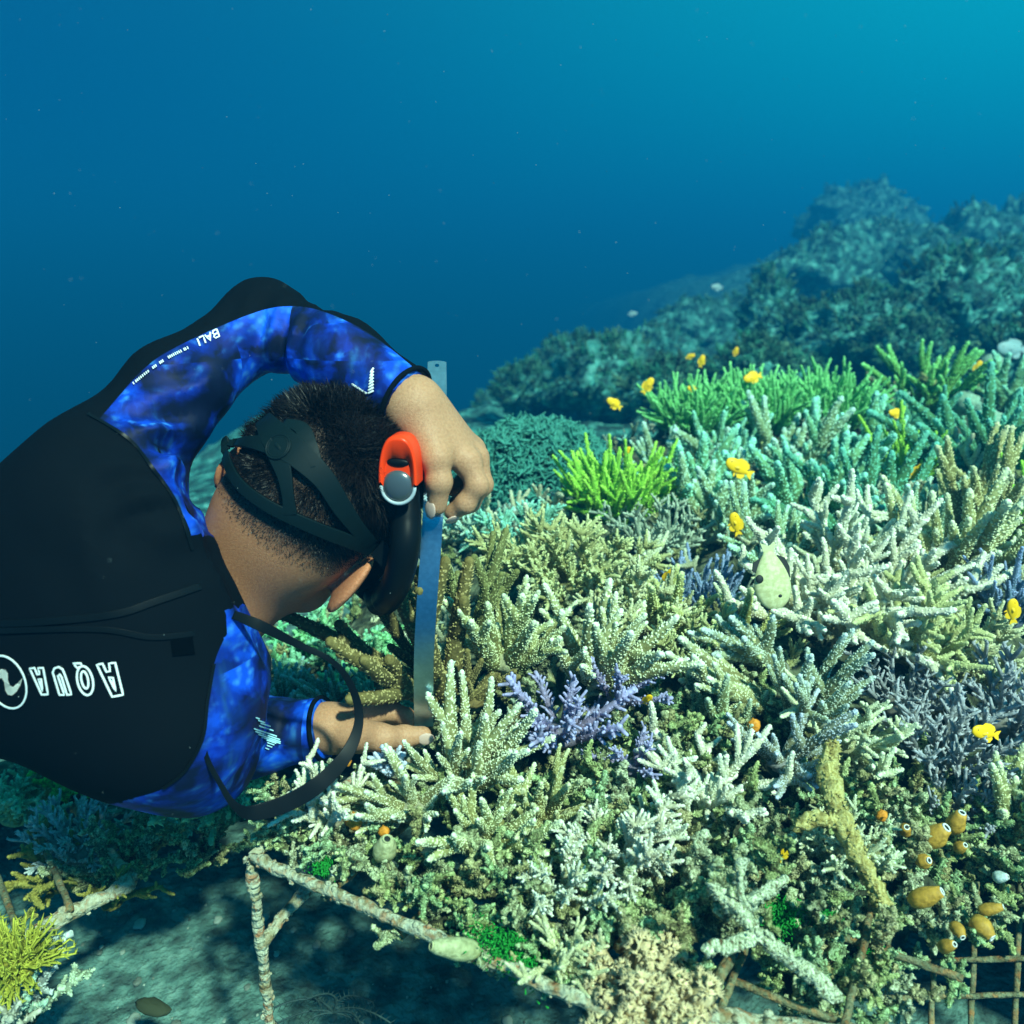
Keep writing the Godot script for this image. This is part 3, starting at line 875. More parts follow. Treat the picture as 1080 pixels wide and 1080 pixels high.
func dead_table() -> Array:               # old crusted coral: [plan x, plan y, distance, boughs, spread, size, lean, pale, label]
	return [
		[318, 868, 0.90, 14, 1.2, 0.55, Vector2(-0.2, 0.3), true, "pale crusted coral clump on the corner of the rack"],
		[352, 842, 0.91, 14, 1.2, 0.53, Vector2(0, 0.3), true, "pale green crusted coral clump left of the lower hand's coral"],
		[375, 880, 0.87, 14, 1.2, 0.53, Vector2(0, 0.3), true, "pale crusted clump above the orange sponge on the rack"],
		[302, 838, 0.98, 6, 0.4, 0.53, Vector2(0, 0.1), true, "single pale spire of crusted coral behind the dangling strap"],
		[430, 905, 0.85, 12, 1.2, 0.62, Vector2(0, 0.3), false, "brown crusted dead coral beside the cream tube sponge on the rack"],
		[470, 945, 0.82, 12, 1.2, 0.62, Vector2(0, 0.3), false, "brown crusted dead coral above the green sea squirt on the front bar"],
		[545, 930, 0.81, 14, 1.2, 0.66, Vector2(0, 0.35), false, "dull crusted coral branches below the star shaped cream coral"],
		[600, 905, 0.85, 15, 1.2, 0.70, Vector2(0, 0.35), true, "pale crusted coral below the tan staghorn"],
		[632, 955, 0.80, 16, 1.1, 0.70, Vector2(0, 0.35), true, "whitish crusted coral thicket above the peach cauliflower coral"],
		[690, 940, 0.81, 16, 1.1, 0.75, Vector2(0, 0.35), true, "whitish crusted coral left of the bare white forked branch"],
		[660, 880, 0.88, 15, 1.1, 0.75, Vector2(0, 0.3), true, "whitish bushy crusted coral in the middle of the rack"],
		[610, 830, 0.94, 14, 1.1, 0.70, Vector2(0, 0.3), false, "dull olive crusted coral below the largest lilac coral"],
		[700, 820, 0.95, 14, 1.1, 0.75, Vector2(0, 0.3), false, "dark crusted coral in the shaded hollow right of the lilac corals"],
		[730, 765, 1.0, 15, 1.1, 0.79, Vector2(0, 0.3), false, "dark crusted coral under the pale thick bough"],
		[765, 905, 0.86, 14, 1.1, 0.75, Vector2(0, 0.3), true, "pale crusted coral behind the bare white forked branch"],
		[830, 895, 0.87, 14, 1.1, 0.75, Vector2(0, 0.3), true, "pale crusted coral above the bright green algae"],
		[850, 1015, 0.79, 15, 1.1, 0.75, Vector2(0, 0.3), false, "dull crusted coral right of the bright green algae near the bottom"],
		[905, 1000, 0.80, 14, 1.1, 0.75, Vector2(0, 0.3), true, "pale crusted coral left of the lowest sea squirts"],
		[940, 920, 0.86, 14, 1.1, 0.75, Vector2(0, 0.3), true, "pale crusted coral among the sea squirts"],
		[985, 950, 0.85, 12, 1.1, 0.70, Vector2(0.2, 0.3), false, "dull crusted coral between the upper and the lower sea squirts"],
		[900, 850, 0.92, 14, 1.1, 0.70, Vector2(0, 0.3), true, "yellowish crusted coral beside the thick tan trunk"],
		[960, 850, 0.93, 12, 1.1, 0.70, Vector2(0, 0.3), false, "dark crusted coral below the mauve feathery corals"],
		[125, 900, 1.14, 12, 1.2, 0.70, Vector2(0, 0.1), false, "dark crusted dead coral at the end of the bar left of the sand"],
		[215, 885, 1.12, 10, 1.2, 0.66, Vector2(0, 0.1), false, "dark dead coral on the sand below the diver's shoulder"],
		[565, 975, 0.78, 12, 1.2, 0.57, Vector2(0, 0.3), false, "brown crusted coral along the front bar left of the low tan coral"],
		[1062, 905, 0.88, 14, 1.1, 0.80, Vector2(0, 0.2), false, "dull crusted coral at the right edge above the lowest sea squirts"],
		[1030, 875, 0.91, 14, 1.1, 0.75, Vector2(0, 0.2), false, "crusted coral just right of the uppermost sea squirts"],
		[690, 995, 0.76, 12, 1.1, 0.6, Vector2(0, 0.3), true, "pale crusted coral directly above the peach cauliflower coral"],
		[1050, 830, 0.95, 12, 1.1, 0.79, Vector2(0, 0.2), false, "dark crusted coral at the right edge beside the cream sticks"],
		[860, 830, 0.93, 12, 1.1, 0.70, Vector2(0, 0.3), false, "dull crusted coral under the blue tipped star"],
	]


func colonies() -> void:
	rng.seed = 23
	var names := {"stag": "staghorn_coral", "bigstag": "staghorn_coral", "bush": "bushy_coral", "dead": "lumpy_coral", "slender": "finger_coral", "bottle": "bottlebrush_coral", "fuzzy": "feathery_coral", "antler": "antler_coral", "knob": "knobbly_coral", "cauli": "soft_coral", "spiky": "spiky_coral"}
	for r in colony_table():
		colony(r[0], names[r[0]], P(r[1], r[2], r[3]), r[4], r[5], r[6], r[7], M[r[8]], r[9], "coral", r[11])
	for r in dead_table():
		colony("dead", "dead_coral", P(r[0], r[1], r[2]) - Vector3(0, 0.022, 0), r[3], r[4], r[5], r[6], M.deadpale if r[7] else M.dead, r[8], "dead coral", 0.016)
	# net-like dome behind the upper hand
	dome(P(566, 518, 2.05), 0.188, 1700, "netgreen", "teal dome of fine net-like branches right of the upper hand", "dome_coral")
	# the big bare branches near the bottom
	rng.seed = 29
	var white := thing("forked_coral", "bare white forked coral branch lying across the lower middle", "dead coral", P(868, 1040, 0.72))
	bough(white, [[885, 1052, 0.70, 11], [850, 1025, 0.70, 14], [808, 992, 0.705, 17], [776, 960, 0.715, 16], [744, 928, 0.73, 11]], M.deadpale)
	bough(white, [[800, 984, 0.70, 13], [772, 998, 0.69, 13], [740, 1002, 0.685, 11]], M.deadpale)
	bough(white, [[784, 962, 0.715, 14], [780, 930, 0.72, 13], [782, 902, 0.73, 9]], M.deadpale)
	bough(white, [[788, 955, 0.715, 13], [808, 940, 0.725, 12], [830, 926, 0.74, 9]], M.deadpale)
	var tan := thing("bent_coral", "thick tan crusted coral trunk bent down the right half", "dead coral", P(930, 955, 0.84))
	bough(tan, [[930, 955, 0.79, 15], [915, 920, 0.795, 17], [895, 880, 0.805, 20], [880, 850, 0.82, 21], [872, 815, 0.845, 22], [880, 780, 0.88, 14]], M.trunk)
	bough(tan, [[890, 870, 0.81, 15], [862, 862, 0.81, 13], [840, 872, 0.81, 9]], M.trunk)
	# loose twigs and crumbs of coral all over the heap and the rack
	rng.seed = 31
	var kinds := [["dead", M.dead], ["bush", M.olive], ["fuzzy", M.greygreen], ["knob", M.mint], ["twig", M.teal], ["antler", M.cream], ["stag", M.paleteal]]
	for q in kinds.size():
		for e in 3:
			var where := []
			var tints := []
			for k in [170, 130, 230, 30, 220, 90, 90][q]:
				var x := rng.randf_range(-0.9, 1.5)
				var f := rng.randf_range(0.95, 2.7)
				if q == 0 and rng.randf() < 0.3:
					var g := rng.randf()
					var p := Vector2(-0.2, 0.82) + Vector2(0.876, -0.48) * rng.randf_range(0.0, 0.5) + Vector2(0.48, 0.876) * rng.randf_range(0.02, 0.4)
					x = p.x
					f = p.y
				var y := reef(x, f)
				if y < hill(x, f) - 0.02 and f > 1.2:
					continue
				if f < 1.25 and x < 0.7:
					y = maxf(y, 0.44)
				if x < -0.15 and f < 1.3:
					continue
				if f > 1.7 and q in [1, 5]:
					continue
				if f < 1.6 and q in [3, 4, 6]:
					continue
				var d := Vector3(rng.randfn() * 0.6, 1.0, rng.randfn() * 0.6 + 0.25).normalized()
				var s := rng.randf_range(0.4, 0.9) * (1.0 if f < 1.5 else 1.35)
				where.append(Transform3D((Basis(Quaternion(Vector3.UP, d)) * Basis(Vector3.UP, rng.randf() * TAU)).scaled(Vector3.ONE * s), Vector3(x, y + 0.005, -f)))
				tints.append(Color(1, 1, 1) * rng.randf_range(0.6, 1.0))
			tag(stuff("coral_rubble", V[kinds[q][0]][e], kinds[q][1], where, tints), "small coral twigs and crumbs strewn over the reef", "", "coral rubble", "stuff")


func bough(o: Node3D, p: Array, m: Material) -> void:
	var n := noise(55.0, 71, 4)
	var b := MB.new()
	var pts := PackedVector3Array()
	var rad := PackedFloat32Array()
	var col := PackedColorArray()
	for k in p.size() - 1:
		for j in 6:
			var t := j / 6.0
			pts.append(P(lerpf(p[k][0], p[k + 1][0], t), lerpf(p[k][1], p[k + 1][1], t), lerpf(p[k][2], p[k + 1][2], t)) - o.position)
			rad.append(lerpf(p[k][3], p[k + 1][3], t) * (0.00036 if m == M.deadpale else 0.00045))
			col.append(Color.WHITE)
	b.finger(pts, rad, col, 14)
	for k in b.v.size():
		b.v[k] += Vector3(n.get_noise_3dv(b.v[k]), n.get_noise_3dv(b.v[k] + Vector3(5, 0, 0)), n.get_noise_3dv(b.v[k] + Vector3(0, 5, 0))) * 0.008
	skin(b, pts, rad, Color.WHITE, Color.WHITE, 0.0045, 0.0019, 0.0032, 5, 0.3)
	part("branch", b.mesh(), m, o)


func dome(at: Vector3, r: float, n: int, m: String, label: String, called: String) -> void:
	var o := thing(called, label, "coral", at)
	var b := MB.new()
	b.blob(Transform3D(Basis.from_scale(Vector3(r * 0.9, r * 0.75, r * 0.9)), Vector3.ZERO), Color(0.18, 0.22, 0.2), 22, 14, noise(1.5, 5, 3), 0.15)
	part("core", b.mesh(), M[m], o)
	var where := [[], [], []]
	for k in n:
		var y := rng.randf_range(-0.35, 1.0)
		var a := rng.randf() * TAU
		var d := Vector3(sqrt(1.0 - y * y) * cos(a), y, sqrt(1.0 - y * y) * sin(a))
		var e := (d + Vector3(rng.randfn(), rng.randfn(), rng.randfn()) * 0.25).normalized()
		where[k % 3].append(Transform3D((Basis(Quaternion(Vector3.UP, e)) * Basis(Vector3.UP, rng.randf() * TAU)).scaled(Vector3.ONE * rng.randf_range(0.6, 1.0) * r * 5.5), d * Vector3(r * 0.9, r * 0.75, r * 0.9)))
	for e in 3:
		stuff("branchlets", V.twig[e], M[m], where[e], [], o)


func nursery_rack() -> void:
	var g := Color(1, 1, 1)
	mat("trunk", Color(0.92, 0.9, 0.66), 0.9, M.dead.albedo_texture, 10.0, M.dead.normal_texture, 1.0, true)
	M.trunk.albedo_texture = tex(noise(0.03, 77, 4), [[0.25, Color(0.16, 0.12, 0.04)], [0.42, Color(0.40, 0.34, 0.13)], [0.55, Color(0.74, 0.70, 0.42)], [0.7, Color(0.36, 0.30, 0.10)], [0.9, Color(0.7, 0.66, 0.42)]], 256)
	var c := Vector3(-0.255, 0.45, -0.75)
	var e1 := Vector3(0.876, -0.02, 0.48).normalized()
	var e2 := Vector3(0.48, 0.0, -0.876)
	var o := thing("coral_nursery_rack", "crusted steel rack overgrown with coral, standing on legs over the sand", "coral rack", Vector3(c.x, 0.05, c.z))
	var bar := func(called: String, a: Vector3, b: Vector3, r: float, m: Material, lumps := true):
		var q := MB.new()
		var pts := PackedVector3Array()
		var rad := PackedFloat32Array()
		var col := PackedColorArray()
		var n := maxi(6, int(a.distance_to(b) / 0.008))
		var nn := noise(40.0, 81, 4)
		for k in n + 1:
			var p := a.lerp(b, float(k) / n)
			var w := nn.get_noise_3dv(p)
			pts.append(p - o.position + Vector3(nn.get_noise_3dv(p + Vector3(9, 0, 0)), nn.get_noise_3dv(p + Vector3(0, 9, 0)), 0) * r * 0.5)
			rad.append(r * (1.0 + (0.55 * w if lumps else 0.25 * w)))
			col.append(g)
		q.tube(pts, rad, col, 10)
		if lumps:
			for k in int(n * 1.3):
				var at := rng.randi_range(0, n)
				var d := Vector3(rng.randfn(), rng.randfn(), rng.randfn()).normalized()
				q.blob(Transform3D(Basis.from_scale(Vector3.ONE * r * rng.randf_range(0.25, 0.6)), pts[at] + d * r * 0.9), g, 6, 4, nn, 0.5)
		part(called, q.mesh(), m, o)
	rng.seed = 41
	bar.call("frame_bar", c, c + e1 * 0.62, 0.0060, M.bar)
	bar.call("frame_bar", c, c + e2 * 1.0, 0.0060, M.bar)
	bar.call("frame_bar", c + e1 * 0.62 + e2 * 0.5, c + e1 * 0.62 + e2 * 1.0, 0.0060, M.bar)
	bar.call("leg", c + Vector3(0, -0.01, 0), c + Vector3(0.01, -0.44, 0.0), 0.0060, M.bar)
	bar.call("leg", c + e2 * 0.9 - Vector3(0, 0.01, 0), c + e2 * 0.9 - Vector3(0, 0.44, 0), 0.0060, M.bar)
	bar.call("brace", c + Vector3(0.004, -0.10, 0), c + e2 * 0.30 + Vector3(0, -0.02, 0), 0.006, M.bar)
	for k in range(1, 7):
		bar.call("mesh_bar", c + e1 * k * 0.09 - Vector3(0, 0.012, 0), c + e1 * k * 0.09 + e2 * 1.0 - Vector3(0, 0.012, 0), 0.0035, M.wire, false)
	for k in range(1, 9):
		bar.call("mesh_bar", c + e2 * k * 0.1 - Vector3(0, 0.018, 0), c + e2 * k * 0.1 + e1 * 0.62 - Vector3(0, 0.018, 0), 0.0035, M.wire, false)
	# the wire grid at the lower right
	var w := thing("wire_grid", "rusty wire grid under the lowest sea squirts at the bottom right", "wire grid", P(1000, 1090, 0.84))
	o = w
	for x in [882, 940, 988, 1030, 1076, 1120]:
		bar.call("upright_wire", P(x - 8, 1120, 0.80), P(x, 930, 0.86), 0.0027, M.wire, false)
	for y in [1012, 1050, 1092]:
		bar.call("cross_wire", P(860, y + 4, 0.825 - (y - 1012) * 0.0003), P(1150, y - 3, 0.825 - (y - 1012) * 0.0003), 0.0025, M.wire, false)
	# the second rack at the lower left
	var s := thing("nursery_rack", "pale crusted bar of another rack in the lower left corner", "coral rack", P(70, 975, 1.0))
	o = s
	bar.call("frame_bar", P(-60, 1035, 0.94), P(138, 930, 1.08), 0.0095, M.bar)
	bar.call("frame_bar", P(138, 930, 1.08), P(60, 820, 1.4), 0.008, M.bar)
	bar.call("mesh_bar", P(20, 985, 0.97), P(-30, 850, 1.3), 0.004, M.wire, false)
	bar.call("mesh_bar", P(75, 960, 1.02), P(20, 830, 1.36), 0.004, M.wire, false)
	# the steel bar at the bottom edge under the white branch
	var t := thing("sunken_pole", "pale crusted bar lying along the bottom edge under the white forked branch", "steel bar", P(800, 1075, 0.72))
	o = t
	bar.call("bar", P(690, 1062, 0.70), P(900, 1098, 0.70), 0.009, M.bar)
	bar.call("stay", P(745, 1060, 0.70), P(770, 1010, 0.75), 0.005, M.wire, false)


func reef_heads() -> void:
	rng.seed = 51
	var n := noise(1.6, 91, 4)
	var n2 := noise(6.0, 92, 3)
	# [plan x, plan y, distance, radius in plan units, height ratio, label]
	for h in [[557, 420, 5.0, 32, 1.0, "dark round coral head at the left end of the background reef"], [590, 395, 6.0, 24, 1.3, "small upright coral head behind the dark round one"],
			[640, 415, 4.6, 64, 0.85, "broad rounded coral boulder behind the lime green coral"], [690, 385, 7.0, 46, 0.8, "low hazy coral head above the broad boulder"], [735, 360, 8.0, 52, 0.75, "hazy coral head on the skyline left of the dark column"],
			[772, 352, 8.5, 40, 0.8, "small hazy coral head touching the dark column on its left"], [808, 345, 5.6, 26, 1.9, "dark column of coral rising above the green crest"], [848, 372, 4.6, 52, 0.8, "pale topped coral head behind the green crest"],
			[908, 362, 4.4, 62, 0.75, "teal coral head with pale patches right of the pale topped one"], [955, 372, 4.0, 38, 0.8, "bushy teal coral head above the lone green staghorn"], [1010, 330, 4.4, 66, 0.85, "large rough coral head with a dark overhang on the right"],
			[1085, 400, 3.3, 52, 1.0, "dark coral head at the right edge"], [868, 305, 8.5, 62, 0.8, "hazy coral head below the far bluish one"], [935, 290, 9.0, 75, 0.7, "wide hazy coral ridge in the far reef"], [905, 243, 15.0, 60, 0.7, "bluish farthest coral head on the skyline"],
			[1030, 284, 9.0, 70, 0.8, "hazy coral head on the skyline at the right"], [1090, 272, 10.0, 66, 0.9, "far coral head at the upper right edge"], [985, 295, 7.5, 50, 0.8, "hazy coral head left of the large rough one"],
			[1068, 300, 6.0, 46, 0.9, "coral head behind the large rough one at the right edge"], [612, 385, 7.5, 34, 0.8, "faint low coral head beyond the broad boulder"], [530, 440, 6.5, 30, 0.8, "faint low coral head in the blue left of the dark round one"], [800, 400, 3.6, 50, 0.6, "shaded coral ledge right behind the green crest"], [700, 420, 3.7, 46, 0.6, "shaded coral ledge left behind the green crest"]]:
		var r: float = h[3] * h[2] / FOCAL
		var at := P(h[0], h[1], h[2])
		var o := thing("reef_boulder", h[5], "coral head", at, "coral heads of the background reef")
		var b := MB.new()
		b.blob(Transform3D(Basis.from_scale(Vector3(r, r * h[4], r))), Color.WHITE, 72, 48)
		for k in b.v.size():
			var p := b.v[k]
			var d := p.normalized()
			var q := p / r
			var under := smoothstep(0.2, -0.8, d.y)
			b.v[k] = p * (0.98 + 0.42 * n.get_noise_3dv(q + at) + 0.22 * absf(n2.get_noise_3dv(q * 0.7 + at)) - 0.10 * absf(n2.get_noise_3dv(q * 2.0 + at)) - 0.35 * under)
		var skirt := MB.new()
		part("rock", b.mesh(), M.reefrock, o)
		# tufts and knobs of living coral on it
		var where := [[], [], []]
		var tints := [[], [], []]
		for k in 1100:
			var t: int = rng.randi_range(0, b.v.size() - 1)
			var d := b.v[t].normalized()
			if d.y < -0.35 and rng.randf() < 0.85:
				continue
			var e := (d + Vector3(0, 0.5, 0) + Vector3(rng.randfn(), rng.randfn(), rng.randfn()) * 0.3).normalized()
			var s: float = rng.randf_range(0.4, 1.0) * maxf(0.8, r * 1.55)
			where[k % 3].append(Transform3D((Basis(Quaternion(Vector3.UP, e)) * Basis(Vector3.UP, rng.randf() * TAU)).scaled(Vector3.ONE * s), b.v[t] * 0.98))
			var c := Color(0.08, 0.62, 0.50).lerp(Color(0.50, 1.0, 0.84), rng.randf() * rng.randf()) * rng.randf_range(0.4, 0.95) * clampf(0.62 + 1.1 * n.get_noise_3dv(b.v[t] / r * 1.6 + at), 0.15, 1.1)  # teal tint paints the water haze onto the tufts
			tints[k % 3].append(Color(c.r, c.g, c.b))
		for e in 3:
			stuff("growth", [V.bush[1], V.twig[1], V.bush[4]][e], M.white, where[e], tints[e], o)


# ---- the diver

var hR: Vector3                            # the head's own axes: to its right ear, to its crown, to the back of the head
var hU: Vector3
var hB: Vector3
var hO: Vector3
var suit_bones := []
var suit_cuts := []
var folds := noise(1.0, 101, 3)


func head_local(p: Vector3) -> Vector3:
	var q := p - hO
	return Vector3(q.dot(hR), q.dot(hU), q.dot(hB))


func head_world(l: Vector3) -> Vector3:
	return hO + hR * l.x + hU * l.y + hB * l.z


func ell(p: Vector3, c: Vector3, r: Vector3) -> float:
	var q := (p - c) / r
	var k := q.length()
	return (k - 1.0) * minf(r.x, minf(r.y, r.z)) if k < 0.3 else k * (k - 1.0) / ((p - c) / (r * r)).length() * 1.0


func head_field(w: Vector3) -> float:
	var p := head_local(w)
	var a := Vector3(absf(p.x), p.y, p.z)
	var d := ell(p, Vector3(0, 0.052, 0.004), Vector3(0.080, 0.104, 0.106))
	d = smin(d, ell(p, Vector3(0, 0.0, 0.035), Vector3(0.066, 0.062, 0.062)), 0.03)          # occiput
	d = smin(d, ell(p, Vector3(0, -0.045, -0.048), Vector3(0.060, 0.070, 0.052)), 0.04)       # face and jaw
	d = smin(d, capsule(p, Vector3(0, -0.088, -0.088), Vector3(0, -0.07, -0.06), 0.018, 0.03), 0.02)   # chin
	d = smin(d, capsule(a, Vector3(0.056, -0.055, -0.02), Vector3(0.03, -0.09, -0.075), 0.014, 0.014), 0.02)   # jaw edge
	d = smin(d, capsule(a, Vector3(0.045, -0.015, -0.085), Vector3(0.062, -0.008, -0.03), 0.012, 0.012), 0.02)   # cheek bone
	d = smin(d, capsule(p, Vector3(-0.03, 0.028, -0.092), Vector3(0.03, 0.028, -0.092), 0.010, 0.010), 0.015)   # brow
	d = smin(d, capsule(p, Vector3(0, 0.018, -0.098), Vector3(0, -0.020, -0.118), 0.009, 0.013), 0.012)   # nose
	d = smin(d, capsule(p, Vector3(-0.02, -0.053, -0.100), Vector3(0.02, -0.053, -0.100), 0.0075, 0.0075), 0.008)   # lips
	d = smin(d, capsule(p, Vector3(0, -0.02, 0.022), Vector3(0, -0.19, 0.045), 0.058, 0.060), 0.035)   # neck
	# ears
	var e := Vector3(a.x - 0.086, p.y + 0.002, p.z - 0.002)
	var tilt := Vector3(e.x * 0.86 - e.z * 0.5, e.y, e.x * 0.5 + e.z * 0.86)
	var ear := ell(tilt, Vector3(0, 0, 0.004), Vector3(0.0075, 0.038, 0.024))
	ear = maxf(ear, -ell(tilt, Vector3(0.009, 0.003, -0.002), Vector3(0.007, 0.020, 0.012)))
	ear = smin(ear, capsule(tilt, Vector3(-0.004, 0.012, -0.012), Vector3(-0.004, -0.016, -0.012), 0.009, 0.009), 0.008)
	d = smin(d, ear, 0.006)
	return d


var hand_groups := []                      # each: [finger chains..., palm bones]

func bones(list: Array) -> Array:
	var out := []
	for k in list.size() - 1:
		var a: Array = list[k]
		var b: Array = list[k + 1]
		out.append([P(a[0], a[1], a[2]), P(b[0], b[1], b[2]), a[3] * 0.001, b[3] * 0.001])
	return out


func hand_field(p: Vector3, h: Dictionary) -> float:
	var palm := 1.0
	for b in h.palm:
		palm = smin(palm, capsule(p, b[0], b[1], b[2] * 0.9, b[3] * 0.9), 0.013)
	var all := 1.0
	for f in h.fingers:
		var d := 1.0
		for b in f:
			d = smin(d, capsule(p, b[0], b[1], b[2] * 0.92, b[3] * 0.92), 0.003)
		for b in f.slice(1):
			d = smin(d, p.distance_to(b[0]) - b[2] * 1.03, 0.004)
		all = minf(all, d)
	return smin(palm, all, 0.008)


func suit_field(p: Vector3) -> float:
	var d := 1.0
	for g in suit_bones:
		var a := 1.0
		for b in g.bones:
			a = smin(a, capsule(p, b[0], b[1], b[2], b[3]), g.k)
		if g.has("cut"):
			a = maxf(a, (p - g.cut[0]).dot(g.cut[1]))
		if g.has("collar"):
			a = maxf(a, (p - suit_cuts[0][0]).dot(suit_cuts[0][1]))
		d = smin(d, a, 0.034)
	if d < 0.06:
		for g in suit_bones:
			if g.has("fold"):
				var best := 0.0
				for q in g.fold:
					var r: Vector3 = p - q[0]
					var along := r.dot(q[1])
					var near := exp(-r.length_squared() / (q[2] * q[2]))
					best += near * sin(along * q[3] + 2.5 * folds.get_noise_3dv(p * 9.0))
				d += best * 0.0055
	return d


func collar_field(p: Vector3) -> float:
	var d := 1.0
	for g in suit_bones:
		if g.has("collar"):
			for b in g.bones:
				d = smin(d, capsule(p, b[0], b[1], b[2], b[3]), 0.04)
	return d


func split(v: PackedVector3Array, nn: PackedVector3Array, ix: PackedInt32Array, f: PackedFloat32Array) -> Array:   # cuts a mesh along f = 0 into [f < 0, f >= 0]
	var vs := v.duplicate()
	var ns := nn.duplicate()
	var a := PackedInt32Array()
	var b := PackedInt32Array()
	var cutpoints := {}
	var cut := func(i: int, j: int) -> int:
		var key := Vector2i(mini(i, j), maxi(i, j))
		if not cutpoints.has(key):
			var t := f[key.x] / (f[key.x] - f[key.y])
			cutpoints[key] = vs.size()
			vs.append(v[key.x].lerp(v[key.y], t))
			ns.append(nn[key.x].lerp(nn[key.y], t).normalized())
		return cutpoints[key]
	for k in range(0, ix.size(), 3):
		var q := [ix[k], ix[k + 1], ix[k + 2]]
		var n := 0
		for i in q:
			if f[i] < 0.0:
				n += 1
		if n == 3:
			a.append_array(PackedInt32Array(q))
		elif n == 0:
			b.append_array(PackedInt32Array(q))
		else:
			var lone := n == 1
			while (f[q[0]] < 0.0) != lone:
				q = [q[1], q[2], q[0]]
			var p1: int = cut.call(q[0], q[1])
			var p2: int = cut.call(q[0], q[2])
			var one := a if lone else b
			var two := b if lone else a
			one.append_array(PackedInt32Array([q[0], p1, p2]))
			two.append_array(PackedInt32Array([p1, q[1], q[2], p1, q[2], p2]))
			if lone:
				a = one
				b = two
			else:
				b = one
				a = two
	var made := []
	for idx in [a, b]:
		var m := MB.new()
		var map := {}
		var mn := PackedVector3Array()
		for i in idx:
			if not map.has(i):
				map[i] = m.vert(vs[i])
				mn.append(ns[i])
			m.ix.append(map[i])
		made.append([m, mn])
	return made


func onto(f: Callable, p: Vector3, d: Vector3, lift: float) -> Vector3:    # drop a point along d until it lies on a surface, or where it passes nearest
	var best := p
	var least := 1e9
	for k in 40:
		var s: float = f.call(p)
		if absf(s - lift) < least:
			least = absf(s - lift)
			best = p
		if least < 0.0003 or s - lift > least + 0.05:
			break
		p += d * (s - lift) * 0.8
	return best


func slope(f: Callable, p: Vector3) -> Vector3:
	var e := 0.003
	return Vector3(f.call(p + Vector3(e, 0, 0)) - f.call(p - Vector3(e, 0, 0)), f.call(p + Vector3(0, e, 0)) - f.call(p - Vector3(0, e, 0)), f.call(p + Vector3(0, 0, e)) - f.call(p - Vector3(0, 0, e))).normalized()


func ribbon(b: MB, pts: PackedVector3Array, ups: PackedVector3Array, wid: PackedFloat32Array, thick: float, closed := false) -> void:   # a flat strap with thickness
	var n := pts.size()
	var f := b.v.size()
	for k in n:
		var nx := (k + 1) % n if closed else mini(k + 1, n - 1)
		var pv := (k - 1 + n) % n if closed else maxi(k - 1, 0)
		var t := (pts[nx] - pts[pv]).normalized()
		var s := t.cross(ups[k]).normalized() * wid[k] * 0.5
		var u := ups[k] * thick
		for q in [pts[k] - s * 0.92 + u, pts[k] + s * 0.92 + u, pts[k] + s + u * 0.5, pts[k] + s - u, pts[k] - s - u, pts[k] - s + u * 0.5]:
			b.vert(q)
	for k in (n if closed else n - 1):
		var k2 := (k + 1) % n
		for j in 6:
			var j2 := (j + 1) % 6
			b.quad(f + k * 6 + j, f + k2 * 6 + j, f + k2 * 6 + j2, f + k * 6 + j2)
	if not closed:
		for e in [[f, false], [f + (n - 1) * 6, true]]:
			for j in range(1, 5):
				if e[1]:
					b.tri(e[0], e[0] + j + 1, e[0] + j)
				else:
					b.tri(e[0], e[0] + j, e[0] + j + 1)


func strokes(b: MB, field: Callable, line: Array, z: float, width: float, closed := true) -> void:   # one drawn line of a print, laid on the cloth
	var pts := PackedVector3Array()
	var ups := PackedVector3Array()
	var wid := PackedFloat32Array()
	var n := line.size()
	for k in (n if closed else n - 1):
		var a: Vector2 = line[k]
		var c: Vector2 = line[(k + 1) % n]
		var m := maxi(1, int(a.distance_to(c) / 3.0))
		for j in m:
			var q := a.lerp(c, float(j) / m)
			pts.append(onto(field, P(q.x, q.y, z), P(q.x, q.y, 1.0).direction_to(P(q.x, q.y, 2.0)), 0.0012))
	if not closed:
		var q: Vector2 = line[n - 1]
		pts.append(onto(field, P(q.x, q.y, z), P(q.x, q.y, 1.0).direction_to(P(q.x, q.y, 2.0)), 0.0012))
	for p in pts:
		ups.append(slope(field, p))
		wid.append(width)
	ribbon(b, pts, ups, wid, 0.0005, closed)


func patch(b: MB, field: Callable, poly: Array, z: float) -> void:         # one filled shape of a print
	var p := PackedVector2Array()
	for q in poly:
		p.append(q)
	var t := Geometry2D.triangulate_polygon(p)
	var f := b.v.size()
	for q in p:
		b.vert(onto(field, P(q.x, q.y, z), P(q.x, q.y, 1.0).direction_to(P(q.x, q.y, 2.0)), 0.0016))
	for k in range(0, t.size(), 3):
		b.tri(f + t[k], f + t[k + 1], f + t[k + 2])
		b.tri(f + t[k], f + t[k + 2], f + t[k + 1])


func spline(p: Array, per := 8, closed := false) -> Array:
	var out := []
	var n := p.size()
	for k in (n if closed else n - 1):
		var a = p[(k - 1 + n) % n] if closed or k > 0 else p[0]
		var b = p[k]
		var c = p[(k + 1) % n]
		var d = p[(k + 2) % n] if closed or k < n - 2 else p[n - 1]
		for j in per:
			out.append(b.cubic_interpolate(c, a, d, float(j) / per))
	if not closed:
		out.append(p[n - 1])
	return out


